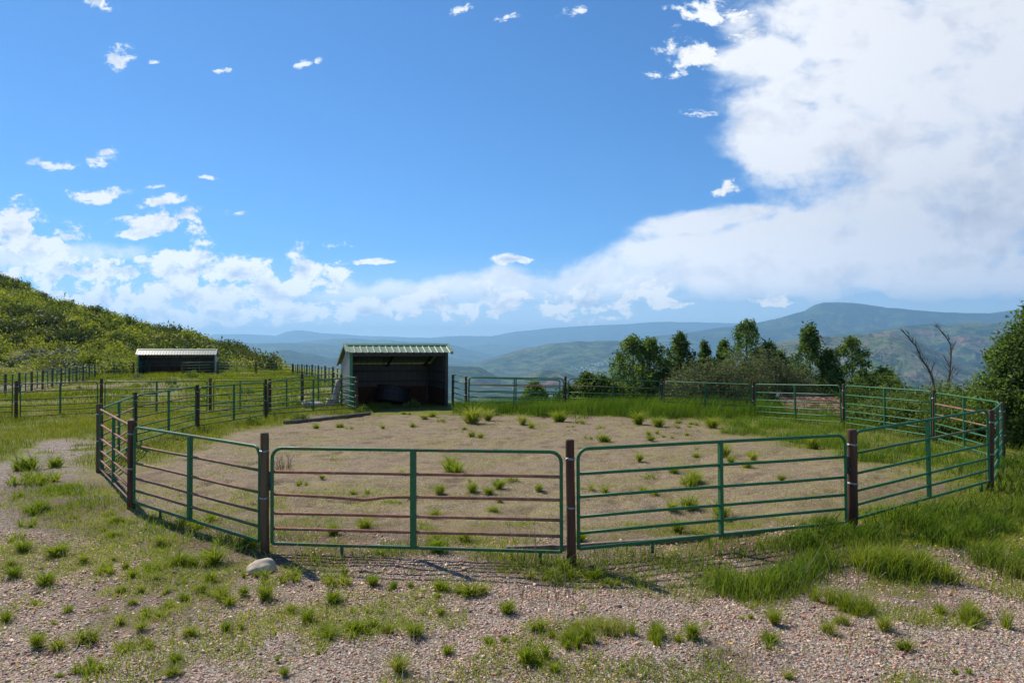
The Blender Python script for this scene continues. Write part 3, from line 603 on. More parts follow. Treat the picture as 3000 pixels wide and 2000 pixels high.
gx0 = gp(981, 1193)[0:2]; y0 = 29.6; x0 = xat(980, y0); x1 = xat(995, y0+.25)
log('tree_stump', 'tall silvery grey stump leaning by the left side of the near shed', 'stump', [(x0, y0, -.1), (x0+.02, y0, .25), (x0+.06, y0+.1, .6), (x0+.11, y0+.2, .95), (x1, y0+.25, hgt(1112, y0+.25))], [.17, .15, .135, .13, .125], 'grey_wood', 14, .012, 3)
x0 = xat(966, 29.2); log('tree_stump', 'short silvery grey stump in front of the tall leaning one', 'stump', [(x0-.04, 29.2, -.1), (x0-.02, 29.2, .15), (x0+.02, 29.22, hgt(1168, 29.2))], [.15, .14, .13], 'grey_wood', 14, .012, 1)
a = (xat(893, 29.6), 29.6, .14); b_ = (xat(950, 28.9), 28.9, .16)
log('fallen_log', 'weathered grey log lying in the grass left of the stumps', 'log', lerp(a, b_, 5), [.16, .155, .14, .12, .07], 'grey_wood', 12, .02, 2)
A = gp(833, 1244); B = gp(1083, 1216)
log('lying_pole', 'dark round pole lying along the pen edge left of the near shed', 'log', [(x, y, hz1(x, y)+.05) for x, y, z in [(A[0]+(B[0]-A[0])*k/6, A[1]+(B[1]-A[1])*k/6, 0) for k in range(7)]], [.066, .068, .069, .068, .066, .064, .06], 'dark_wood', 12, .006)
def plank(u0, v0, u1, v1, label, w=.1, h=.075):
    A = np.array(gp(u0, v0, -.03)); B = np.array(gp(u1, v1, -.03)); d = B-A; L = np.hypot(*d)
    t = thing('edging_timber', label, 'timber', (A[0], A[1], hz1(*A)-.02), math.atan2(d[1], d[0]), 'edging timbers inside the front panels')
    b = MB(); xs = np.linspace(0, L, 9); V = []; F = []
    for x in xs:
        j = [random.uniform(-.006, .006) for _ in range(4)]
        V += [(x, j[0], 0), (x, w+j[1], 0), (x, w+j[2]-.008, h+j[2]), (x, .008+j[0], h+j[3])]
    for i in range(8):
        for k in range(4): F.append((4*i+k, 4*i+(k+1) % 4, 4*i+4+(k+1) % 4, 4*i+4+k))
    F += [(3, 2, 1, 0), (32, 33, 34, 35)]; b.add(V, F); b.build('timber', M['tie_wood'], t)
plank(1484, 1603, 1662, 1598, 'short weathered timber end showing left of the front centre post')
plank(1690, 1597, 2080, 1570, 'long grey timber on the ground inside the clean front panel')
plank(2106, 1566, 2300, 1552, 'thick weathered timber under the right half of the clean front panel', .13, .1)
c = gp(754, 1681, -.08); t = thing('boulder', 'smooth pale grey boulder at the foot of the olive post', 'boulder', (c[0], c[1]+.1, hz1(c[0], c[1]+.1)-.045), R(12))
import bmesh
bm = bmesh.new(); bmesh.ops.create_icosphere(bm, subdivisions=4, radius=1)
for v in bm.verts:
    p = v.co; q = 1+.20*(float(fbm(np.array([p.x*1.4+5]), np.array([p.y*1.4+p.z*1.1]), 5, 88)[0])-.5)*2
    p.z = p.z if p.z < 0 else p.z*(1.0+.18*p.x); v.co = Vector((p.x*.155*q, p.y*.14*q, p.z*.112*q+.06))
for f in bm.faces: f.smooth = True
me = bpy.data.meshes.new('stone'); bm.to_mesh(me); bm.free(); me.materials.append(M['rock']); link('stone', me, t)

# ------------------------------------------------------------------ shingled hut roof beyond the fence
def hut():
    Y = 26.8; xl, xr = xat(2318, Y), xat(2478, Y); zr = hgt(1160, Y+1.3); ze = hgt(1220, Y)
    t = thing('pump_house', 'low hut with a red brown shingled roof behind the pen panel', 'hut', (xl, Y, hz1(xl, Y)), R(-4))
    b = ze-hz1(xl, Y); rr = zr-hz1(xl, Y); W = xr-xl; D = 1.35
    w = MB(); w.box((.12, .08, -2.0), (W-.12, 2*D-.08, b-.05)); w.add([(.12, .08, b-.05), (.12, 2*D-.08, b-.05), (.12, D, rr-.08), (W-.12, .08, b-.05), (W-.12, 2*D-.08, b-.05), (W-.12, D, rr-.08)], [(0, 2, 1), (3, 4, 5)]); w.build('wall', M['dark_wood'], t)
    V = []; F = []; T = []; rows = 11
    for side in (0, 1):
        for k in range(rows):
            f0, f1 = k/rows, (k+1.35)/rows; x = -.1-random.uniform(0, .1)
            while x < W+.08:
                ww = random.uniform(.09, .17); tt = random.uniform(0, 1) if random.random() < .8 else random.uniform(.7, 1)
                jit = random.uniform(-.015, .015)
                def pt(xx, f, up):
                    yy = f*D if side == 0 else 2*D-f*D; return (xx, yy, b+(rr-b)*min(f, 1.0)+up)
                o = len(V); x2 = x+ww-.006
                a0 = pt(max(x, -.1), f0-.01+jit, .035); a1_ = pt(min(x2, W+.1), f0-.01+jit, .035); a2_ = pt(min(x2, W+.1), f1, .012); a3 = pt(max(x, -.1), f1, .012)
                lo = [(q[0], q[1], q[2]-.016) for q in (a0, a1_, a2_, a3)]
                V += [a0, a1_, a2_, a3]+lo; F += [(o, o+1, o+2, o+3), (o, o+4, o+5, o+1), (o+1, o+5, o+6, o+2), (o+3, o+7, o+4, o)]; T += [tt]*8; x += ww
    r = link('roof', mesh_np('roof', V, F, M['shingle'], False, T), t)
    MB().tube([(-.12, D, rr+.03), (W*.5, D, rr+.035), (W+.1, D, rr+.03)], .025, 6).build('ridge_cap', M['tie_wood'], r)
    MB().tube([(-.14, D-.05, rr-.06), (-.1, D-.02, rr+.05), (-.05, D, rr+.09)], [.05, .06, .04], 8).build('vent_pipe', M['house_roof'], t)
    MB().add([(W+.1, -.05, b+.02), (W+.1, D, rr+.02), (W+.1, 2*D+.05, b+.02), (W+.1, 2*D+.05, b-.1), (W+.1, D, rr-.1), (W+.1, -.05, b-.1), (W+.13, -.05, b+.02), (W+.13, D, rr+.02), (W+.13, 2*D+.05, b+.02), (W+.13, 2*D+.05, b-.1), (W+.13, D, rr-.1), (W+.13, -.05, b-.1)], [(6, 7, 10, 11), (7, 8, 9, 10), (0, 6, 11, 5), (0, 1, 7, 6), (1, 2, 8, 7), (5, 11, 10, 4), (0, 5, 4, 1), (1, 4, 3, 2)]).build('gable_trim', M['dark_wood'], t)
hut()

# ------------------------------------------------------------------ grass and gravel (stuff)
def near(x, y, pts, r):
    d = np.full(x.shape, 1e9)
    for a, b in pts: d = np.minimum(d, np.hypot(x-a, y-b))
    return np.exp(-(d/r)**2)
# tall grass at the back of the pen
P, rg = scatter(62000, -2.2, 11.5, 22.5, 29.2, lambda x, y: sstep(25.0, 26.2, y+.13*(x-2)+(fbm(x*.9, y*.9, 4, 51)-.5)*3.4)*(.25+.75*sstep(.38, .5, fbm(x*1.6, y*1.6, 3, 59)))*np.where(np.hypot(x-PC[0], y-PC[1]) < PR+1.2, 1, .3), 100)
n = len(P); stuff_grass('tall_grass', 'tall green grass along the back panels of the pen', P, rg.uniform(.22, .62, n)*(.25+1.4*fbm(P[:,0]*.9, P[:,1]*.9, 4, 52))*(1+.35*sstep(2, 6, P[:,0])), np.full(n, .013), rg.uniform(.05, .45, n), M['grass'], 101, np.clip(-.05+.55*fbm(P[:,0]*.5, P[:,1]*.5, 3, 53)+rg.uniform(-.15, .25, n), 0, 1))
# grass inside the right of the pen and outside to the right
def pr(x, y):
    g, p, d = cover(x, y); return np.where(x > 3.5, sstep(.45, .8, g)*(.12+.88*sstep(.44, .58, fbm(x*1.1, y*1.1, 4, 55))), 0)
P, rg = scatter(100000, 3.4, 15, 9.2, 25.5, pr, 110); n = len(P)
stuff_grass('pen_grass', 'green grass over the right side of the pen', P, rg.uniform(.10, .34, n)*(.5+.9*fbm(P[:,0]*.9, P[:,1]*.9, 3, 56)), np.full(n, .010), rg.uniform(.05, .6, n), M['grass'], 111, np.clip(.15+.6*fbm(P[:,0]*.6, P[:,1]*.6, 3, 57)+rg.uniform(-.2, .3, n), 0, 1))
# tall clumps in front of the right hand panels
CL = [gp(u, v, 0) for u, v in ((2186,1715),(2130,1706),(2245,1708),(2352,1670),(2300,1690),(2400,1640),(2480,1590),(2560,1590),(2640,1670),(2590,1662),(2690,1662),(2760,1600),(2840,1580),(2900,1560),(2976,1665),(3040,1655),(2420,1560),(2350,1590),(2980,1520),(2700,1560),(2900,1640))]
P, rg = scatter(120000, 1.6, 9.2, 5.8, 11.5, lambda x, y: near(x, y, CL, .21)*1.1, 120); n = len(P)
hh = .09+.205*near(P[:,0], P[:,1], CL, .30); stuff_grass('fence_grass', 'tall green grass clumps outside the right front panels', P, hh*rg.uniform(.55, 1.15, n), rg.uniform(.006, .011, n), rg.uniform(.03, .5, n), M['grass'], 121, np.clip(.25+.6*fbm(P[:,0]*.8, P[:,1]*.8, 3, 58)+rg.uniform(-.2, .25, n), 0, 1))
# left meadow near the pen
P, rg = scatter(150000, -26, -5.2, 8.0, 31, lambda x, y: sstep(.40, .8, cover(x, y)[0])*(.25+.75*(fbm(x*1.1, y*1.1, 3, 61) > .44)), 130); n = len(P)
stuff_grass('meadow_grass', 'short bright meadow grass left of the pen', P, rg.uniform(.06, .20, n)*(.5+.9*fbm(P[:,0]*.7, P[:,1]*.7, 3, 62))*np.where(P[:,1] > 20, 1.3, 1), rg.uniform(.007, .013, n), rg.uniform(.05, .6, n), M['meadow'], 131, np.clip(.2+.6*fbm(P[:,0]*.4, P[:,1]*.4, 3, 63)+rg.uniform(-.15, .25, n), 0, 1))
# far paddock
P, rg = scatter(190000, -60, -5, 29, 100, lambda x, y: (fbm(x*.45, y*.45, 4, 65) > .47)*sstep(.3, .7, cover(x, y)[0])*(edge_dist(x, y) < 0)*(x > -.72*y-3), 140); n = len(P)
stuff_grass('paddock_grass', 'rough green grass and weeds across the far paddock', P, rg.uniform(.12, .5, n)*(.3+1.1*fbm(P[:,0]*.5, P[:,1]*.5, 3, 66)), np.full(n, .035), rg.uniform(.05, .6, n), M['meadow'], 141, np.clip(.05+.75*fbm(P[:,0]*.35, P[:,1]*.35, 3, 67)+rg.uniform(-.15, .2, n), 0, 1))
# low weeds round the front of the pen and over the gravel
def pw(x, y):
    g, p, d = cover(x, y); return np.clip(.9*sstep(.3, .6, g)+.06+1.0*sstep(.50, .64, fbm(x*1.4, y*1.4, 5, 71))*(y < 10)+.45*sstep(-1.2, -3.2, x)*sstep(.46, .6, fbm(x*2.1, y*2.1, 4, 76))*(y < 12)+.5*np.exp(-((np.hypot(x-PC[0], y-PC[1])-PR-.2)/.55)**2)*(fbm(x*2.2, y*2.2, 3, 72) > .5), 0, 1)
P, rg = scatter(380000, -9, 9, 4.4, 12.5, pw, 150); n = len(P)
stuff_grass('low_weeds', 'low thin weeds and seedlings over the gravel', P, rg.uniform(.02, .085, n)*(.45+1.2*fbm(P[:,0]*1.3, P[:,1]*1.3, 3, 74)), rg.uniform(.004, .008, n), rg.uniform(.2, 1.2, n), M['tuft'], 151, np.clip(.25+.6*fbm(P[:,0]*.9, P[:,1]*.9, 3, 73)+rg.uniform(-.2, .35, n), 0, 1))
def pf(x, y):
    d = np.hypot(x-PC[0], y-PC[1])-PR-.35; return np.exp(-(d/.42)**2)*sstep(.44, .56, fbm(x*1.5, y*1.5, 4, 78))*(y < 13)
P, rg = scatter(60000, -9, 9, 7.0, 13, pf, 154); n = len(P)
stuff_grass('fence_weeds', 'mixed green weeds along the foot of the front panels', P, rg.uniform(.05, .26, n)*(.3+1.2*fbm(P[:,0]*1.8, P[:,1]*1.8, 3, 79)), rg.uniform(.006, .012, n), rg.uniform(.1, .9, n), M['grass'], 155, np.clip(.1+.7*fbm(P[:,0], P[:,1], 3, 80)+rg.uniform(-.2, .25, n), 0, 1))
P, rg = scatter(130000, -9, 9.5, 9, 27.5, lambda x, y: (np.hypot(x-PC[0], y-PC[1]) < PR)*(sstep(.52, .66, fbm(x*1.1, y*1.1, 5, 81))*.9+.05), 156); n = len(P)
stuff_grass('pen_seedlings', 'sparse yellowish seedlings over the pen gravel', P, rg.uniform(.02, .075, n)*(.4+1.1*fbm(P[:,0]*1.7, P[:,1]*1.7, 3, 83)), rg.uniform(.005, .010, n), rg.uniform(.3, 1.3, n), M['tuft'], 157, np.clip(.55+rg.uniform(-.3, .45, n), 0, 1))
P, rg = scatter(5200, -8.5, 9, 4.6, 12.5, lambda x, y: np.where(fbm(x*1.1, y*1.1, 4, 84) > .52, 1, .06)*(1-.9*(np.hypot(x-PC[0], y-PC[1]) < PR)), 158); n = len(P)
stuff_grass('dead_stems', 'thin dead grass stems standing among the weeds', P, rg.uniform(.08, .30, n), np.full(n, .0045), rg.uniform(.1, .9, n), M['straw'], 159)
# dry straw wisps
P, rg = scatter(2600, -6, 9, 5, 26, lambda x, y: np.where(fbm(x*.8, y*.8, 3, 75) > .5, 1, .25), 160); n = len(P)
P[:, 2] += .012; stuff_grass('dry_straw', 'dry straw wisps lying on the gravel', P, rg.uniform(.05, .22, n), np.full(n, .006), rg.uniform(1.2, 1.5, n), M['straw'], 161)
# pebbles
P, rg = scatter(260000, -7.6, 7.6, 4.3, 9.6, lambda x, y: (np.abs(x) < y*.78)*np.clip(1.05-sstep(.2, .6, cover(x, y)[2])*.9-sstep(.5, .85, cover(x, y)[0])*.7, 0, 1)*np.clip(.55+2.2*(fbm(x*.7, y*.7, 3, 172)-.36), .62, 1)*(np.hypot(x-PC[0], y-PC[1]) > PR-.6), 170); n = len(P)
cube = np.array([(x, y, z) for z in (-1, 1) for y in (-1, 1) for x in (-1, 1)], float)/1.5
sz = .0063*np.exp(rg.normal(0, .36, n))*(.8+.035*P[:,1]); az = rg.uniform(0, PI, n); S = np.stack([sz*rg.uniform(1.0, 1.7, n), sz*rg.uniform(.8, 1.1, n), sz*rg.uniform(.5, .8, n)], 1)
V = cube[None]*S[:, None, :]*(1+rg.normal(0, .16, (n, 8, 3))); ca, sa = np.cos(az)[:, None], np.sin(az)[:, None]
tl = rg.normal(0, .35, (n, 1)); V = np.stack([V[..., 0]*ca-V[..., 1]*sa, V[..., 0]*sa+V[..., 1]*ca, V[..., 2]+V[..., 0]*tl], -1)+(P+np.stack([0*sz, 0*sz, sz*.45], 1))[:, None, :]
F = (np.arange(n)[:, None, None]*8+np.array([(0,2,3,1),(4,5,7,6),(0,1,5,4),(1,3,7,5),(3,2,6,7),(2,0,4,6)])[None]).reshape(-1, 4)
pal = np.array([(.40,.36,.34),(.30,.27,.26),(.36,.20,.17),(.28,.135,.115),(.52,.47,.43),(.20,.17,.16),(.42,.30,.25),(.60,.56,.52),(.33,.26,.22)])
pc = pal[rg.choice(len(pal), n, p=[.26,.19,.13,.06,.09,.08,.12,.01,.06])]*np.array([1.45, 1.18, .95])*rg.uniform(.75, 1.25, (n, 1))
o = link('gravel', mesh_np('gravel', V.reshape(-1, 3), F, M['pebble'], True, np.repeat(pc, 8, 0))); tag(o, 'loose pink and grey gravel pebbles in the foreground', 'gravel', None, 'stuff')

# ------------------------------------------------------------------ single grass tufts
def tuft_mesh(nb, seed, hr, spread, sub=1, bw=1.0):
    rg = np.random.default_rng(seed); c = rg.normal(0, .16*spread, (sub, 2))*(sub > 1); w = rg.uniform(.4, 1.2, sub); ci = rg.choice(sub, nb, p=w/w.sum()); hs = rg.uniform(.55, 1.15, sub)
    r = np.abs(rg.normal(0, .5, nb)); r = np.clip(r, 0, 1.2); a = rg.uniform(0, 2*PI, nb); R0 = .17*(spread if sub == 1 else .75)
    Pt = np.stack([c[ci, 0]+r*R0*np.cos(a), c[ci, 1]+r*R0*np.sin(a), np.full(nb, -.03)], 1); az = a+rg.normal(0, .6, nb)
    H = rg.uniform(.45, 1.15, nb)*hr*(hs[ci] if sub > 1 else 1)*np.where(rg.uniform(0, 1, nb) < .06, 1.35, 1)
    V, F, t = blades_arrays(Pt, H, bw*rg.uniform(.014, .032, nb), (np.clip(r*.85, 0, 1.05)+rg.uniform(0, .3, nb), az), rg, .45)
    return mesh_np('tuft', V, F, M['tuft'], False, np.clip(t*.75+rg.uniform(.0, .35), 0, 1))
TM = [tuft_mesh(int(q*1.5), 200+k, h, s, m) for k, (q, h, s, m) in enumerate([(220, 1.0, 1, 1), (130, .8, 1.1, 2), (260, 1.1, .9, 1), (90, .75, 1.2, 3), (170, .9, 1.1, 2), (200, 1.25, .8, 1), (60, .7, 1.3, 3), (110, 1.0, 1, 2)])]
TB = [tuft_mesh(q, 230+k, h, s, m) for k, (q, h, s, m) in enumerate([(460, .75, 1.4, 5), (380, .85, 1.3, 4), (300, .6, 1.6, 6), (420, .9, 1.1, 3), (240, .7, 1.5, 5)])]
LB = [tuft_mesh(1500, 260+k, h, s_, 10, .45) for k, (h, s_) in enumerate([(.55, 1.7), (.6, 1.5)])]
TU = {
 'gravel behind the bent rusty panel': [(818,1387,26),(891,1423,38),(1051,1451,42),(1125,1472,30),(1168,1477,30),(1204,1468,24),(1208,1438,26),(1253,1523,46),(1287,1447,38),(1316,1383,68),(1384,1442,38),(1431,1449,34),(1461,1432,44),(1508,1413,56),(1429,1504,34),(1463,1472,20),(1579,1438,26),(1344,1583,56),(972,1568,48),(1066,1553,50),(1270,1583,40),(942,1402,18),(1180,1395,40),(1375,1410,20)],
 'gravel behind the clean front panel': [(1711,1437,34),(1759,1441,50),(1874,1351,27),(1900,1405,34),(1898,1451,50),(1975,1387,30),(2032,1418,72),(2023,1497,65),(2048,1338,24),(2040,1315,20),(2126,1340,42),(2205,1338,26),(2293,1407,27),(2117,1520,58),(2180,1375,34),(2145,1358,28),(2210,1353,30),(2407,1315,46),(2350,1311,38),(1990,1560,50),(2060,1566,46),(1700,1590,40)],
 'gravel before the near shed': [(1201,1251,20),(1243,1228,26),(1289,1235,36),(1264,1222,26),(924,1257,22),(983,1252,26),(1018,1257,24),(1381,1241,58),(1429,1232,40),(1552,1255,36),(1530,1244,32),(1353,1260,18),(1372,1278,23),(1407,1283,26),(1756,1257,32),(1670,1251,18),(1786,1295,40),(1727,1286,22),(1784,1294,30),(1668,1262,10),(1120,1255,14),(1185,1214,28),(1700,1240,40),(1640,1235,46)],
 'gravel by the tall back grass': [(1918,1273,32),(1908,1292,34),(1956,1284,26),(2011,1275,22),(1872,1244,44),(2030,1246,30),(1985,1240,28),(2005,1253,30),(2090,1255,40),(1930,1250,36),(2120,1268,34),(2200,1262,40)],
 'the far left foreground': [(96,1422,92),(32,1464,56),(202,1523,50),(83,1546,55),(154,1634,60),(21,1661,42),(30,1696,46),(85,1780,60),(236,1891,84),(250,1978,70),(15,1815,40),(190,1985,40),(100,1900,46),(150,1835,44),(60,1620,40),(180,1800,42),(120,1720,60),(30,1590,50),(95,1500,70),(60,1380,80)],
 'gravel left of the boulder': [(303,1516,42),(358,1533,50),(305,1578,36),(298,1684,64),(434,1677,64),(520,1660,60),(570,1663,64),(620,1655,60),(480,1664,56),(280,1799,50),(335,1836,46),(438,1817,78),(358,1907,70),(507,1946,46),(498,1983,50),(473,1744,46),(413,1740,32),(533,1758,36),(569,1735,34),(629,1739,50),(611,1707,42),(537,1712,38),(709,1748,32),(551,1868,46),(640,1762,70),(376,1773,30),(406,1854,40),(464,1601,38),(542,1548,84),(640,1600,60),(690,1610,60),(735,1602,44),(590,1640,50),(700,1850,30),(730,1690,40),(660,1850,36),(350,1735,30),(240,1650,30),(452,1700,30),(290,1560,34),(330,1640,36)],
 'gravel right of the boulder': [(836,1706,86),(981,1719,86),(772,1762,54),(972,1770,56),(896,1825,44),(955,1876,72),(1040,1863,92),(850,1795,40),(790,1830,26),(830,1980,30)],
 'the foreground middle gravel': [(1214,1868,48),(1121,1851,42),(1397,1740,86),(1308,1735,76),(1202,1719,22),(1555,1851,54),(1550,1957,92),(1635,1983,60),(1168,1974,60),(1431,1885,26),(1487,1800,46),(1344,1745,50),(1215,1755,24),(1280,1750,26),(1095,1795,36),(940,1915,30),(1310,1920,34),(815,1935,26),(1090,1720,40),(1250,1800,24),(1290,1800,30),(1480,1880,24),(1400,1970,24)],
 'the foreground right gravel': [(2032,1876,52),(2269,1900,92),(2275,1831,48),(2186,1815,34),(1844,1983,32),(2634,1903,52),(2080,1830,24),(2041,1975,22),(2350,1740,32),(2450,1830,44),(2600,1850,50),(2330,1995,60),(2830,1980,40),(2420,1850,40),(2190,1780,30)],
 'soil below the front centre post': [(1660,1690,80),(1725,1700,76),(1610,1700,70),(1780,1715,50),(1560,1695,50),(1000,1600,56),(1110,1630,46),(1280,1620,60)],
}
BIGT = {(1669,1889,110):'grass', (1717,1887,90):0, (1772,1859,120):0, (1927,1870,110):0, (2490,1793,140):0, (2861,1831,140):0, (2640,1690,210):0, (1150,1728,60):0}
def sizew(w): return 'tiny' if w < 23 else 'small' if w < 36 else 'middling' if w < 52 else 'broad' if w < 75 else 'large'
cnt = {}; k = 0; rt = random.Random(5)
allt = [(z, q) for z, L_ in TU.items() for q in L_]
for z, (u, v, w) in sorted(allt, key=lambda e: e[1][0]):
    g = gp(u, v, 0); gz = hz1(*g); g = gp(u, v, gz); Y = g[1]; W = w*Y/FPX*1.32; key = (z, sizew(w)); cnt[key] = cnt.get(key, 0)+1
    tot = sum(1 for zz, q in allt if zz == z and sizew(q[2]) == key[1])
    lab = f'{key[1]} green grass tuft on {z}' if tot == 1 else (f'{ordw(cnt[key]-1)} from left of the {key[1]} grass tufts on {z}' if cnt[key] < 17 else f'far right {key[1]} grass tuft on {z}')
    o = link('grass_tuft', rt.choice(TM if w < 62 else TB), None, (g[0], g[1]+W*.25, gz), rt.uniform(0, 6.28), (W*rt.uniform(.9, 1.25), W*rt.uniform(.85, 1.15), W*rt.uniform(.45, .82))); tag(o, lab, 'grass tuft', 'grass tufts on the gravel')
BL = ['tall upright grass clump in the foreground right of centre', 'pale tall grass clump beside the foreground middle', 'tall loose grass clump in the centre right foreground', 'round dense grass clump in the centre right foreground', 'wide thin grass clump with straw stalks at the right', 'dark grass clump at the right edge of the gravel', 'big dense grass mound below the right front panel', 'small yellowish clump under the bent panel']
for (u, v, w), lab in zip(BIGT, BL):
    g = gp(u, v, 0); gz = hz1(*g); g = gp(u, v, gz); W = w*g[1]/FPX*1.0
    o = link('grass_clump', rt.choice(LB if w > 100 else TB), None, (g[0], g[1]+W*.2, gz), rt.uniform(0, 6.28), (W, W*.8, W*rt.uniform(.8, 1.0))); tag(o, lab, 'grass clump', 'grass clumps in the foreground')
g = gp(2137, 1918, -.08); t = thing('dandelion', 'tiny yellow dandelion flower on the foreground gravel', 'flower', (g[0], g[1], -.08))
MB().tube([(0, 0, 0), (.004, 0, .05), (.006, 0, .085)], .003, 6).build('stem', M['tuft'], t)
b = MB(); [b.add([(.006, 0, .086), (.006+.018*math.cos(a-.12), .018*math.sin(a-.12), .094), (.006+.022*math.cos(a), .022*math.sin(a), .096), (.006+.018*math.cos(a+.12), .018*math.sin(a+.12), .094)], [(0, 1, 2, 3)]) for a in np.linspace(0, 2*PI, 19)[:-1]]; b.build('petals', M['yellow'], t)
# dry stalks and the white twig weed
def stalks(label, u, v, n, h, seed, cat='dry stalks', sp=.2):
    r_ = random.Random(seed); g = gp(u, v, 0); gz = hz1(*g); b = MB()
    for _ in range(n):
        x, y = r_.uniform(-sp, sp), r_.uniform(-sp*.6, sp*.6); dx, dy = r_.uniform(-.5, .5)*h, r_.uniform(-.3, .3)*h; hh_ = h*r_.uniform(.5, 1)
        b.tube([(x, y, -.02), (x+dx*.3, y+dy*.3, hh_*.5), (x+dx, y+dy, hh_)], [.0035, .003, .0015], 4)
    t = thing('dry_stalks', label, cat, (g[0], g[1], gz)); b.build('stems', M['straw'], t)
stalks('bleached bare twig weed just inside the bent panel', 830, 1375, 30, .42, 1, sp=.16)
stalks('dry broken stalks among grass below the front centre post', 1590, 1745, 14, .3, 2, sp=.3)
stalks('leaning pale stalks left of the big grass mound', 2420, 1700, 7, .42, 3, sp=.3)
stalks('flat pile of dry straw inside the right front panel', 2540, 1350, 26, .16, 4, sp=.4)
stalks('thin tall dry stems in front of the bent panel', 1515, 1640, 5, .6, 5, sp=.25)

# ------------------------------------------------------------------ trees, bushes
def tree(name, label, u, vtop, Y, w, leaders, mat, n_cl=230, n_leaf=26, lsize=.07, trunk='bark', seed=0, group=None, cone=1.0, base_f=.12, cat='tree', x=None):
    rg = np.random.default_rng(seed); X = xat(u, Y) if x is None else x; zb = hz1(X, Y); H = hgt(vtop, Y)-zb
    t = thing(name, label, cat, (X, Y, zb-.1), 0, group); C = []; S = []; T = []; b = MB()
    tot = sum(l[2] for l in leaders)
    for dx, fh, wt in leaders:                                     # several upright leaders, each with its own ragged spire of leaves
        h = H*fh; k = int(n_cl*3.0*wt/tot); bx, by = dx*w, rg.uniform(-.25, .25)*w
        P0 = [(0, 0, 0), (bx*.35, by*.35, h*.2), (bx*.8, by*.8, h*.5), (bx*(1+rg.uniform(-.1, .1)), by, h*.8), (bx, by, h*.97)]
        r0 = .018*h+.02; b.tube(P0, [r0, r0*.8, r0*.55, r0*.3, .008], 8)
        for i in range(int(9*wt/tot*len(leaders))):
            f = rg.uniform(.15, .85); j = min(int(f*4), 3); p = np.array(P0[j])*(1-(f*4-j))+np.array(P0[j+1])*(f*4-j)
            rr = w*.42*(1-f)**.7*wt**.5; a = rg.uniform(0, 6.28); e = p+np.array([math.cos(a)*rr, math.sin(a)*rr, rr*.9+.15]); b.tube([tuple(p), tuple((p+e)/2+np.array([0, 0, .05])), tuple(e)], [r0*.3, r0*.2, .006], 5)
        for i in range(k):
            f = base_f+(1-base_f)*(rg.uniform(0, 1)**.85); env = (np.sin(min(f*1.15+.12, 1)*PI*.5)*(1-f**1.75)**.85*cone+.06)*w*.84*wt**.5
            a = rg.uniform(0, 6.28); rr = env*math.sqrt(rg.uniform(.1, 1))*(.65+.55*float(vnoise(np.array([a*1.3+dx*9]), np.array([f*7.0]), seed)[0]))
            fx = f*4; j = min(int(fx), 3); p = np.array(P0[j])*(1-(fx-j))+np.array(P0[j+1])*(fx-j)
            C.append((p[0]+rr*math.cos(a), p[1]+rr*math.sin(a), h*f+rg.normal(0, .05))); S.append(.16+.16*(1-f)*min(w, 3)*.3); T.append(np.clip(.45+rg.normal(0, .22), 0, 1))
    b.build('trunk', M[trunk], t); link('crown', leaf_mesh('crown', C, n_leaf, S, lsize, M[mat], 0, np.array(T), seed+1), t); return t
AG = 'aspens behind the pen'
tree('aspen_tree', 'dark aspen with two spires, leftmost of the tall trees behind the pen', 1872, 984, 33.0, 2.9, [(-.12, 1, 1), (.16, .98, 1), (-.42, .62, .7), (.42, .72, .8)], 'aspen', 430, seed=11, group=AG)
tree('aspen_tree', 'single pointed aspen right of the two spired dark one', 1990, 975, 33.5, 2.0, [(0, 1, 1), (.3, .7, .6), (-.22, .75, .6)], 'aspen', 330, seed=12, group=AG)
tree('aspen_tree', 'small aspen top showing above the left part of the willow thicket', 2068, 998, 34, 1.1, [(0, 1, 1), (.3, .85, .6)], 'aspen', 190, seed=13, group=AG)
tree('aspen_tree', 'small aspen top close left of the tallest aspen', 2124, 997, 34, 1.1, [(0, 1, 1), (-.25, .9, .6)], 'aspen', 190, seed=14, group=AG)
tree('aspen_tree', 'tallest aspen behind the pen with a high left tip and drooping right side', 2236, 934, 33, 2.9, [(-.22, 1, 1), (.06, .86, .9), (.28, .80, .9), (.46, .55, .6)], 'aspen', 460, seed=15, group=AG)
tree('aspen_tree', 'leaning aspen with pale trunk between tallest aspen and open crowned tree', 2384, 950, 31, 2.3, [(-.06, 1, 1), (.25, .84, .7), (-.3, .72, .8), (.4, .5, .6)], 'aspen', 380, seed=16, group=AG, trunk='bark_pale')
tree('aspen_tree', 'loose open crowned aspen left of the dead trees', 2516, 986, 30, 2.8, [(-.02, 1, 1), (.34, .80, .9), (-.34, .74, .8), (.12, .7, .6)], 'aspen', 400, seed=17, group=AG)
tree('aspen_tree', 'big leafy tree with white trunk cut off by the right edge', 3062, 856, 17.2, 1.75, [(-.08, 1, 1), (.25, .95, 1), (-.34, .72, .8), (-.52, .45, .5), (-.15, .5, .7)], 'aspen', 640, 30, .05, seed=18, trunk='bark_pale', base_f=.06)
tp = thing('trunk_tape', 'red and white tape round the white trunk at the right edge', 'tape', (xat(3012, 17.05), 17.05, hgt(1335, 17.05)))
MB().tube([(0, 0, 0), (0, 0, .06)], .075, 12).build('band', M['red_tape'], tp)
SG = 'young aspens beyond the pen gate'
tree('young_aspen', 'small bright aspen behind the gate, left one of the young aspens', 1566, 1122, 31, .9, [(0, 1, 1), (.2, .7, .5)], 'bush', 110, seed=21, group=SG)
tree('young_aspen', 'bushy young aspen left of the two spired aspen', 1732, 1090, 31, 1.5, [(-.1, 1, 1), (.28, .9, .8), (-.3, .75, .7)], 'bush', 220, seed=22, group=SG)
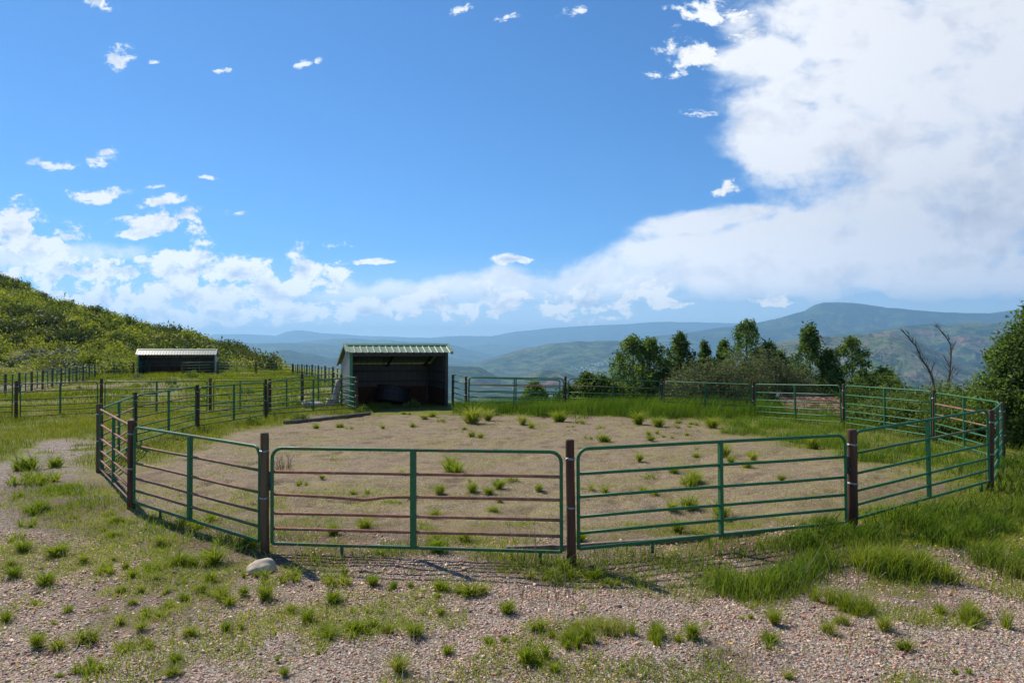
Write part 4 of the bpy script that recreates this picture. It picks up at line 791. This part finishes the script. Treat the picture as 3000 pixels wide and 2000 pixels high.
tree('young_aspen', 'low leafy sapling beside the bushy young aspen', 1664, 1135, 31, 1.0, [(0, 1, 1), (.3, .8, .7), (-.3, .7, .6)], 'bush', 120, seed=23, group=SG)
tree('young_aspen', 'low leafy growth at the foot of the two spired aspen', 1822, 1125, 31, 1.7, [(-.2, 1, 1), (.2, .95, 1), (.4, .7, .6), (-.4, .8, .6)], 'bush', 230, seed=24, group=SG)
def bush(label, u, vtop, Y, w, mat, n_cl, seed, group, name='bush', lsize=.05, n_leaf=24, stems=10, cat='bush', twig='bark', dome=.9):
    rg = np.random.default_rng(seed); X = xat(u, Y); zb = hz1(X, Y); H = hgt(vtop, Y)-zb; b = MB(); C = []; T = []
    t = thing(name, label, cat, (X, Y, zb-.1), 0, group)
    for i in range(stems):
        a = rg.uniform(0, 6.28); l = rg.uniform(.2, .5)*w; tip = (l*math.cos(a), l*.6*math.sin(a), H*rg.uniform(.7, 1.02)*(1-.5*(l/w)**1.0)); b.tube([(tip[0]*.15, tip[1]*.15, 0), (tip[0]*.5, tip[1]*.5, tip[2]*.55), tip], [.03, .018, .004], 5)
    for i in range(n_cl):
        a = rg.uniform(0, 6.28); q = rg.uniform(0, 1)**.5; el = rg.uniform(0, 1)
        top = H*(1-dome*.62*q**2.4)*(.80+.38*float(vnoise(np.array([q*math.cos(a)*3.2+seed]), np.array([q*math.sin(a)*3.2]), seed)[0]))
        C.append((q*w*.5*math.cos(a), q*w*.36*math.sin(a), top*(.08+.92*el**.6))); T.append(np.clip(.42+.3*(float(vnoise(np.array([C[-1][0]*2.0]), np.array([C[-1][2]*2.0]), seed+3)[0])-.5)+rg.normal(0, .18), 0, 1))
    b.build('stems', M[twig], t); link('foliage', leaf_mesh('foliage', C, n_leaf, rg.uniform(.14, .30, n_cl), lsize, M[mat], 0, np.array(T), seed+1), t)
BG = 'bushes behind the pen'
bush('grey olive willow thicket, low left part in front of the aspens', 2040, 1052, 29.8, 3.0, 'willow', 520, 31, BG, 'willow_bush', .045)
bush('grey olive willow thicket, tall middle part below the tallest aspen', 2190, 1002, 29.6, 3.9, 'willow', 1000, 32, BG, 'willow_bush', .045, stems=22)
bush('grey willow edge growing right beside the leaning aspen', 2318, 1036, 29.2, 2.6, 'willow', 560, 33, BG, 'willow_bush', .045, stems=16)
for i, (u, v, Y, w, lab) in enumerate([(2420,1150,28.5,1.8,'dark green bush right of the hut roof below the open crowned aspen'),(2520,1120,27.5,2.0,'leafy bush behind the pen post right of the hut'),(2600,1092,27,1.8,'green bush with tall twigs left of the dead trees'),(2680,1130,24,2.0,'low leafy bush directly in front of the dead trees'),(2780,1118,23,2.2,'low green bush right of the dead trees'),(2860,1120,21,2.0,'green bush between the dead trees and the right edge tree'),(2930,1150,18.5,1.8,'dark bush at the foot of the right edge tree'),(2660,1170,21.8,1.6,'low leafy bush behind the rusted rail panel'),(2570,1170,23.5,1.7,'low leafy bush behind the bright green panel'),(2000,1150,30,2.2,'shaded green bush below the single pointed aspen'),(2790,1190,19.5,1.8,'shaded bush behind the far right bend of the pen')]):
    bush(lab, u, v, Y, w*1.25, 'bush', 420, 40+i, BG, lsize=.045)
def dead(label, pts, Y, seed):
    r_ = random.Random(seed); t = None; P3 = [(xat(u, Y), Y+.1*i, hgt(v, Y)) for i, (u, v) in enumerate(pts)]
    zb = hz1(P3[0][0], Y)-.1; t = thing('dead_tree', label, 'dead tree', (P3[0][0], Y, zb), 0, 'bare dead trees behind the pen')
    P3 = [(P3[0][0]-.02, Y, zb)]+P3; P3 = [Vector(p)-Vector((P3[1][0], Y, zb)) for p in P3]; n = len(P3)
    b = MB().tube(P3, [.048*(1-i/(n-1))**.8+.006 for i in range(n)], 8); b.build('trunk', M['bark_dead'], t); b = MB()
    for i in range(1, n-1):
        for k in range(6):
            p = P3[i].lerp(P3[i+1], r_.random()); d = (P3[i+1]-P3[i]).normalized(); s = Vector((r_.uniform(-1, 1), r_.uniform(-.6, .6), r_.uniform(.2, 1))).normalized(); l = r_.uniform(.3, .7)*(1.15-i/n)
            q = p+(d*.7+s)*l*.6; b.tube([p, p.lerp(q, .5)+Vector((0, 0, .02)), q], [.010, .007, .003], 5)
            for m in range(2): e = q+(d+Vector((r_.uniform(-1, 1), r_.uniform(-.5, .5), .3)))*.09; b.tube([p.lerp(q, .6), e], [.007, .003], 4)
    b.build('branches', M['bark_dead'], t)
dead('bare dead tree leaning left with a long curved trunk', [(2738,1150),(2736,1110),(2728,1080),(2712,1050),(2702,1015),(2686,990),(2668,968)], 27, 1)
dead('bare dead tree curving right then left at the tip', [(2777,1150),(2783,1115),(2792,1080),(2800,1045),(2804,1010),(2795,985),(2773,956)], 27, 2)

# ------------------------------------------------------------------ scrub on the hill and weeds in the paddock
def shrub_mesh(seed, mat, K=42, nl=20, ls=.13):
    rg = np.random.default_rng(seed); C = []; T = []
    for i in range(K):
        a = rg.uniform(0, 6.28); q = rg.uniform(0, 1)**.5; z = math.sqrt(max(1-q*q*.85, 0))*rg.uniform(.35, 1.05)
        C.append((q*math.cos(a), q*math.sin(a), z)); T.append(np.clip(.5+rg.normal(0, .2), 0, 1))
    return leaf_mesh('shrub', C, nl, .36, ls, M[mat], 0, np.array(T), seed+1)
SM = [('scrub', 'yellow green oak shrub on the brushy hillside', [shrub_mesh(300+i, 'scrub') for i in range(4)]), ('scrub_dark', 'dark green shrub on the brushy hillside', [shrub_mesh(320+i, 'scrub_dark') for i in range(3)]), ('sage', 'grey green sagebrush low on the hillside', [shrub_mesh(340+i, 'sage', 30) for i in range(2)])]
rs = np.random.default_rng(77); placed = []; tries = 0
while len(placed) < 296 and tries < 40000:
    tries += 1; y = rs.uniform(76, 153); u = rs.uniform(-60, 800); x = xat(u, y); z = hz1(x, y)
    s = (y-78)/72; lim = np.interp(u, HU, HZ)
    if u > 640 and y < 95: continue
    if edge_dist(np.array([x]), np.array([y]))[0] > -1: continue
    if u < 640 and y < 80+6*rs.random() and rs.random() < .6: continue
    if (u > 380 and u < 660 and y < 80): continue
    if s < .28 and rs.random() < .62 and u < 330: continue
    r_ = rs.uniform(1.2, 2.3)*(1.0 if s > .3 else .7)
    if any((x-a)**2+(y-b)**2 < (r_+c)**2*.40 for a, b, c, _ in placed): continue
    low = s < .30 and u < 420; kind = 2 if (low and rs.random() < .6) else (1 if fbm(np.array([x*.06]), np.array([y*.06]), 3, 91)[0] > .57 or rs.random() < .15 else 0)
    placed.append((x, y, r_, kind)); nm, lab, ms = SM[kind]
    o = link({0: 'oak_shrub', 1: 'dark_shrub', 2: 'sagebrush'}[kind], ms[rs.integers(len(ms))], None, (x, y, z-.15), rs.uniform(0, 6.28), (r_, r_, r_*(rs.uniform(.85, 1.35) if kind < 2 else .6)))
    tag(o, lab, 'shrub', {0: 'yellow green oak shrubs on the hill', 1: 'dark green shrubs on the hill', 2: 'sagebrush low on the hill'}[kind])
# undergrowth between the shrubs: one mass nobody could count
xs = rs.uniform(-118, -18, 26000); ys = rs.uniform(78, 156, 26000); k = (np.abs(xs/ys*FPX+1500-380) < 460) & (edge_dist(xs, ys) < -1) & (fbm(xs*.12, ys*.12, 4, 95)+.35*sstep(84, 120, ys) > .58); xs, ys = xs[k][:8000], ys[k][:8000]
o = link('undergrowth', leaf_mesh('undergrowth', np.stack([xs, ys, hz(xs, ys)+rs.uniform(.1, .9, len(xs))], 1), 16, .9, .16, M['scrub'], 0, np.clip(fbm(xs*.2, ys*.2, 3, 97)+rs.normal(0, .12, len(xs)), 0, 1), 98)); tag(o, 'low mixed undergrowth between the hillside shrubs', 'scrub', None, 'stuff')
WM = [shrub_mesh(360+i, 'bush', 26, 22, .12) for i in range(3)]; WG = [shrub_mesh(370+i, 'sage', 22, 18, .1) for i in range(2)]
for i, (u, v, w, d, lab) in enumerate([(656,1108,20,0,'dark weed clump in the paddock right of the far shed'),(560,1110,34,0,'broad weed clump below the far shed fence'),(445,1158,22,0,'dark weed clump in the dry patch of the paddock'),(510,1146,26,0,'weed clump in the dry patch in front of the far shed'),(665,1142,26,0,'weed clump behind the second panel left of the near shed'),(720,1160,40,0,'large weed clump on the right of the paddock'),(640,1150,24,0,'dark weed clump beside the brown middle post'),(392,1136,26,0,'weed clump left of the dry patch'),(500,1132,30,0,'pale weed clump at the upper edge of the dry patch'),(515,1096,18,0,'bright weed clump in the opening of the far shed'),(445,1096,30,0,'green weed clump at the left of the far shed opening'),(400,1112,34,1,'purplish grey dry brush heap left of the dry patch'),(432,1131,24,1,'grey dry brush at the edge of the dry patch'),(255,1148,20,0,'dark weed clump behind the left bend of the pen'),(232,1135,20,0,'small weed clump behind the leftmost whole middle panel'),(350,1165,20,0,'weed clump seen between the left pen posts'),(560,1230,40,0,'dark weed clump outside the pen at the post left of the shadowed panel'),(870,1238,46,0,'dark bushy weed behind the lying pole'),(745,1245,44,0,'bushy weed at the foot of the shadowed panel'),(1062,1210,40,0,'tall dark weed in front of the near shed corner post'),(1130,1195,30,0,'dark weed at the near shed opening'),(1205,1195,40,0,'dark weed in front of the tank in the near shed')]):
    g = gp(u, v, 0 if v > 1150 else -.1); r_ = w*g[1]/FPX*.55; o = link('dry_brush' if d else 'weed_clump', (WG if d else WM)[i % (2 if d else 3)], None, (g[0], g[1]+r_*.4, hz1(*g)-.05), i*1.3, (r_, r_, r_*1.15)); tag(o, lab, 'weed' if not d else 'brush', None if d else 'weed clumps around the paddock')

# ------------------------------------------------------------------ little town on the far mountain
X, Y_, Z = [q.ravel() for q in RIDGES['mountain6']]; UU = X/Y_*FPX+1500; VV = 1028.7-(Z-CAMH)/Y_*FPX
base = thing('far_house', '', 'house')
mbw = MB().box((-14, -9, -6), (14, 9, 8)); mbw.add([(-14, -9, 8), (-14, 9, 8), (-14, 0, 13), (14, -9, 8), (14, 9, 8), (14, 0, 13)], [(0, 2, 1), (3, 4, 5)]); hw = mbw.mesh('wall', M['house_wall'])
mbr = MB().add([(-16, -11, 7.2), (16, -11, 7.2), (16, 0, 13.4), (-16, 0, 13.4), (16, 11, 7.2), (-16, 11, 7.2)], [(0, 1, 2, 3), (3, 2, 4, 5)]); hr_ = mbr.mesh('roof', M['house_roof'])
bpy.data.objects.remove(base)
rh = random.Random(3); spots = [(1676,1078),(1690,1083),(1700,1085),(1706,1081),(1718,1080),(1724,1074),(1730,1084),(1738,1079),(1745,1070),(1752,1066),(1758,1064),(1764,1067),(1770,1061),(1776,1065),(1783,1069),(1752,1074),(1742,1086),(1712,1087),(1794,1075),(1766,1073),(1684,1080),(1734,1070)]
for u, v in spots:
    i = np.argmin((UU-u)**2+(VV-v)**2+((Y_ > 9400)*1e6)); t = thing('far_house', 'tiny pale house in the little town on the far green mountainside', 'house', (X[i], Y_[i], Z[i]+8), rh.uniform(-.6, .6), 'houses of the little town'); t.scale = (rh.uniform(.45, .8),)*3
    link('wall', hw, t); link('roof', hr_, t)

# ------------------------------------------------------------------ haze, sky, sun, camera
n = NT('haze_air'); v = n.n('ShaderNodeVolumePrincipled'); v.inputs['Color'].default_value = (.36, .67, 1.0, 1); v.inputs['Density'].default_value = 6.8e-5; v.inputs['Anisotropy'].default_value = .25
v.inputs['Density Attribute'].default_value = ''
hm = n.done(v.outputs[0], True)
try: hm.cycles.homogeneous_volume = True
except Exception: pass
hb = MB().box((-36000, -500, -420), (36000, 33500, 1080)).build('haze', hm); tag(hb, 'pale blue air haze over the valleys', kind='stuff')
w = bpy.data.worlds.new('World'); sc.world = w; w.use_nodes = True; nt = w.node_tree; nt.nodes.clear()
def N(t, **k):
    x = nt.nodes.new(t)
    for a, b in k.items(): setattr(x, a, b)
    return x
def LK(a, b): nt.links.new(a, b)
def SV(s, v):
    if isinstance(v, bpy.types.NodeSocket): LK(v, s)
    else: s.default_value = v
def MT(op, a, b=0.0, c=0.0, clamp=False):
    x = N('ShaderNodeMath', operation=op, use_clamp=clamp); SV(x.inputs[0], a); SV(x.inputs[1], b); SV(x.inputs[2], c); return x.outputs[0]
def SS(a, b, x):
    m = N('ShaderNodeMapRange', interpolation_type='SMOOTHSTEP'); SV(m.inputs[0], x); m.inputs[1].default_value = a; m.inputs[2].default_value = b; return m.outputs[0]
def VN(vec, scale, detail, rough=.55, stretch=None, off=None):
    if stretch or off:
        m = N('ShaderNodeMapping'); LK(vec, m.inputs[0]); m.inputs['Scale'].default_value = (*(stretch or (1, 1)), 1); m.inputs['Location'].default_value = (*(off or (0, 0)), 0); vec = m.outputs[0]
    x = N('ShaderNodeTexNoise'); x.noise_dimensions = '2D'; x.inputs['Scale'].default_value = scale; x.inputs['Detail'].default_value = detail; x.inputs['Roughness'].default_value = rough; LK(vec, x.inputs[0]); return x.outputs[0]
def MX(f, a, b):
    x = N('ShaderNodeMix', data_type='RGBA'); SV(x.inputs[0], f)
    for s, v in ((x.inputs[6], a), (x.inputs[7], b)): SV(s, v if isinstance(v, bpy.types.NodeSocket) else (*v, 1))
    return x.outputs[2]
tc = N('ShaderNodeTexCoord'); sp = N('ShaderNodeSeparateXYZ'); LK(tc.outputs['Generated'], sp.inputs[0])
yy = MT('MAXIMUM', MT('ABSOLUTE', sp.outputs[1]), .02); cu = MT('DIVIDE', sp.outputs[0], yy); cv = MT('DIVIDE', sp.outputs[2], yy)
cb = N('ShaderNodeCombineXYZ'); LK(cu, cb.inputs[0]); LK(cv, cb.inputs[1]); P0 = cb.outputs[0]
wn = N('ShaderNodeTexNoise'); wn.noise_dimensions = '2D'; wn.inputs['Scale'].default_value = 9; wn.inputs['Detail'].default_value = 4; LK(P0, wn.inputs[0])
w1 = N('ShaderNodeVectorMath', operation='MULTIPLY_ADD'); LK(wn.outputs['Color'], w1.inputs[0]); w1.inputs[1].default_value = (.045, .03, 0); LK(P0, w1.inputs[2])
w2 = N('ShaderNodeVectorMath', operation='SUBTRACT'); LK(w1.outputs[0], w2.inputs[0]); w2.inputs[1].default_value = (.0225, .015, 0); PW = w2.outputs[0]
def field(vec, ells):                                  # 1 at a cloud's heart, 0 on its rim, in sky directions (tangent plane facing +Y)
    acc = None
    for (u, v, ru, rv, *rot) in ells:
        m = N('ShaderNodeMapping', vector_type='TEXTURE'); LK(vec, m.inputs[0])
        m.inputs['Location'].default_value = ((u-1500)/FPX, (1028.7-v)/FPX, 0); m.inputs['Scale'].default_value = (ru/FPX, rv/FPX, 1); m.inputs['Rotation'].default_value = (0, 0, R(rot[0] if rot else 0))
        l = N('ShaderNodeVectorMath', operation='LENGTH'); LK(m.outputs[0], l.inputs[0])
        acc = l.outputs['Value'] if acc is None else MT('SMOOTH_MIN', acc, l.outputs['Value'], .25)
    return MT('SUBTRACT', 1.0, acc)
CUM = [(60,800,140,30),(230,795,190,48),(400,800,90,44),(560,790,170,74),(500,765,70,46),(700,800,120,56),(790,850,190,78),(620,860,340,80),(880,795,54,62),(985,812,60,72),(1090,776,90,9,3),(300,880,220,60),(560,920,420,48),(850,915,330,52),(1080,905,240,42),(450,655,150,36),(520,640,90,26),(372,682,95,17),(460,594,70,17),(285,567,80,17),
 (25,660,95,70),(90,715,170,48),(2035,160,125,50,4),
 (1250,895,330,46),(1480,885,220,50),(1710,880,210,50),(1900,855,100,56),(1970,888,110,20),(2240,884,100,20),(2270,870,45,26),(2100,20,120,50),(2140,550,50,34,20),(1500,762,70,18)]
WSP = [(192,698,70,20),(60,625,120,26,-8),(335,157,62,44,25),(160,477,105,22,-4),(312,466,60,34,25),(885,182,44,20,10),(635,201,46,10),(285,6,75,32,-14),(612,518,60,11,-14),(455,553,55,9,-4),(2195,103,75,34,8),(1675,26,54,22,14),(1497,40,44,16,10),(285,566,110,24,6),(460,594,95,26,8),(700,618,40,10),(1090,774,120,12,3),(1350,12,60,18,10),(2060,330,70,18),(1900,215,40,14),(450,178,40,10),(940,178,24,14)]
ANV = [(1900,800,620,95,7),(2250,800,560,110),(1650,850,400,70,3),(2560,60,420,150),(2900,80,340,230),(2760,330,640,300),(2700,620,560,290),(2320,400,190,160,-10),(2250,160,150,80,12),(2370,700,520,130,14),(1960,770,520,80,9),(1500,850,420,75,4),(2750,800,700,110),(2120,640,250,45,10),(900,925,620,85),(1250,900,500,80),(100,745,330,48)]
n1 = VN(PW, 24, 10, .66, (1, 1.5)); n1b = VN(PW, 24, 5, .62, (1, 1.5), (-.010, .026))
fc = field(PW, CUM); d1 = MT('ADD', MT('MULTIPLY', fc, 1.0), MT('MULTIPLY', MT('SUBTRACT', n1, .5), 3.6)); m1 = SS(.0, .55, d1)
nw = VN(PW, 46, 9, .66, (1, 2.0)); fw = field(PW, WSP); dw = MT('ADD', fw, MT('MULTIPLY', MT('SUBTRACT', nw, .5), 4.0)); mw = MT('MULTIPLY', SS(.15, .95, dw), SS(.0, .3, fw)); m1 = MT('MAXIMUM', m1, MT('MULTIPLY', mw, .92))
relief = MT('MULTIPLY', MT('SUBTRACT', n1, n1b), 3.4); thick = SS(.35, 1.5, d1)
lit = MT('ADD', MT('SUBTRACT', .95, MT('MULTIPLY', thick, .50)), relief, clamp=True)
ccol = MX(lit, (.46, .55, .72), (1.0, .99, .97))
n2 = VN(PW, 7, 11, .60, (1, 1.6)); n3 = VN(P0, 2.6, 6, .55, (1, 1.3), (.3, .1)); n3b = VN(P0, 2.6, 4, .55, (1, 1.3), (.28, .15))
fa = field(PW, ANV); d2 = MT('ADD', fa, MT('MULTIPLY', MT('SUBTRACT', n2, .5), 1.5)); m2 = MT('MULTIPLY', SS(-.10, .42, d2), MT('MULTIPLY_ADD', SS(.25, .5, n2), .25, .75))
m2 = MT('MULTIPLY', m2, SS(.03, .10, cv))
al = MT('ADD', MT('ADD', 1.0, MT('MULTIPLY', MT('SUBTRACT', n3, n3b), 2.4)), MT('ADD', MT('MULTIPLY', MT('SUBTRACT', n2, .5), .75), MT('MULTIPLY', MT('SUBTRACT', n1, n1b), .55)), clamp=True)
al = MT('SUBTRACT', al, MT('ADD', MT('MULTIPLY', SS(.34, .72, cu), .24), MT('MULTIPLY', MT('MULTIPLY', SS(.36, .10, cv), SS(.15, .5, cu)), .24)), clamp=True)
acol = MX(al, (.44, .49, .62), (.94, .95, .98))
veil = MT('MULTIPLY', SS(.15, .0, cv), .72)
sky = N('ShaderNodeTexSky', sky_type='NISHITA'); sky.sun_disc = False; sky.sun_elevation = SUN_EL; sky.sun_rotation = -SUN_AZ; sky.altitude = 2200; sky.air_density = 1.0; sky.dust_density = .5; sky.ozone_density = 2.0
sx = N('ShaderNodeMix', data_type='RGBA', blend_type='MULTIPLY'); sx.inputs[0].default_value = 1; LK(sky.outputs[0], sx.inputs[6]); sx.inputs[7].default_value = (.38, .76, 1.08, 1)
b0 = N('ShaderNodeBackground'); LK(sx.outputs[2], b0.inputs[0]); b0.inputs[1].default_value = .105
cc = MX(m1, MX(m2, (.70, .82, .96), acol), ccol); mk = MT('MAXIMUM', MT('MAXIMUM', MT('MULTIPLY', m1, .97), MT('MULTIPLY', m2, .96)), veil)
mk = MT('MULTIPLY', mk, SS(-.02, .01, sp.outputs[2]))
b1 = N('ShaderNodeBackground'); LK(cc, b1.inputs[0]); LK(MT('ADD', MT('MULTIPLY_ADD', SS(.20, .06, cv), .28, .90), MT('MULTIPLY', SS(.075, .0, cv), .9)), b1.inputs[1])
ms = N('ShaderNodeMixShader'); LK(mk, ms.inputs[0]); LK(b0.outputs[0], ms.inputs[1]); LK(b1.outputs[0], ms.inputs[2]); wo = N('ShaderNodeOutputWorld'); LK(ms.outputs[0], wo.inputs[0])
try: w.cycles.sampling_method = 'MANUAL'; w.cycles.sample_map_resolution = 512
except Exception: pass
sun = bpy.data.lights.new('sun', 'SUN'); sun.energy = 5.0; sun.angle = R(.55); sun.color = (1, .93, .81); so = link('sun', sun)
sd = Vector((-math.sin(SUN_AZ)*math.cos(SUN_EL), math.cos(SUN_AZ)*math.cos(SUN_EL), math.sin(SUN_EL))); so.rotation_euler = sd.to_track_quat('Z', 'Y').to_euler(); so.location = (-20, 20, 40)
cam = bpy.data.cameras.new('camera'); cam.sensor_width = 36; cam.lens = 36*FPX/3000; cam.clip_start = .1; cam.clip_end = 120000; co = link('camera', cam, None, (0, 0, CAMH)); co.rotation_euler = (PI/2+PITCH, 0, 0); sc.camera = co
sc.view_settings.view_transform = 'Standard'; sc.view_settings.look = 'None'; sc.view_settings.exposure = .3; sc.view_settings.gamma = 1
cy = sc.cycles; cy.max_bounces = 6; cy.diffuse_bounces = 3; cy.glossy_bounces = 2; cy.transmission_bounces = 3; cy.volume_bounces = 0; cy.transparent_max_bounces = 4
cy.use_denoising = True; cy.denoiser = 'OPENIMAGEDENOISE'; cy.use_adaptive_sampling = True; cy.adaptive_threshold = .015; cy.sample_clamp_indirect = 6
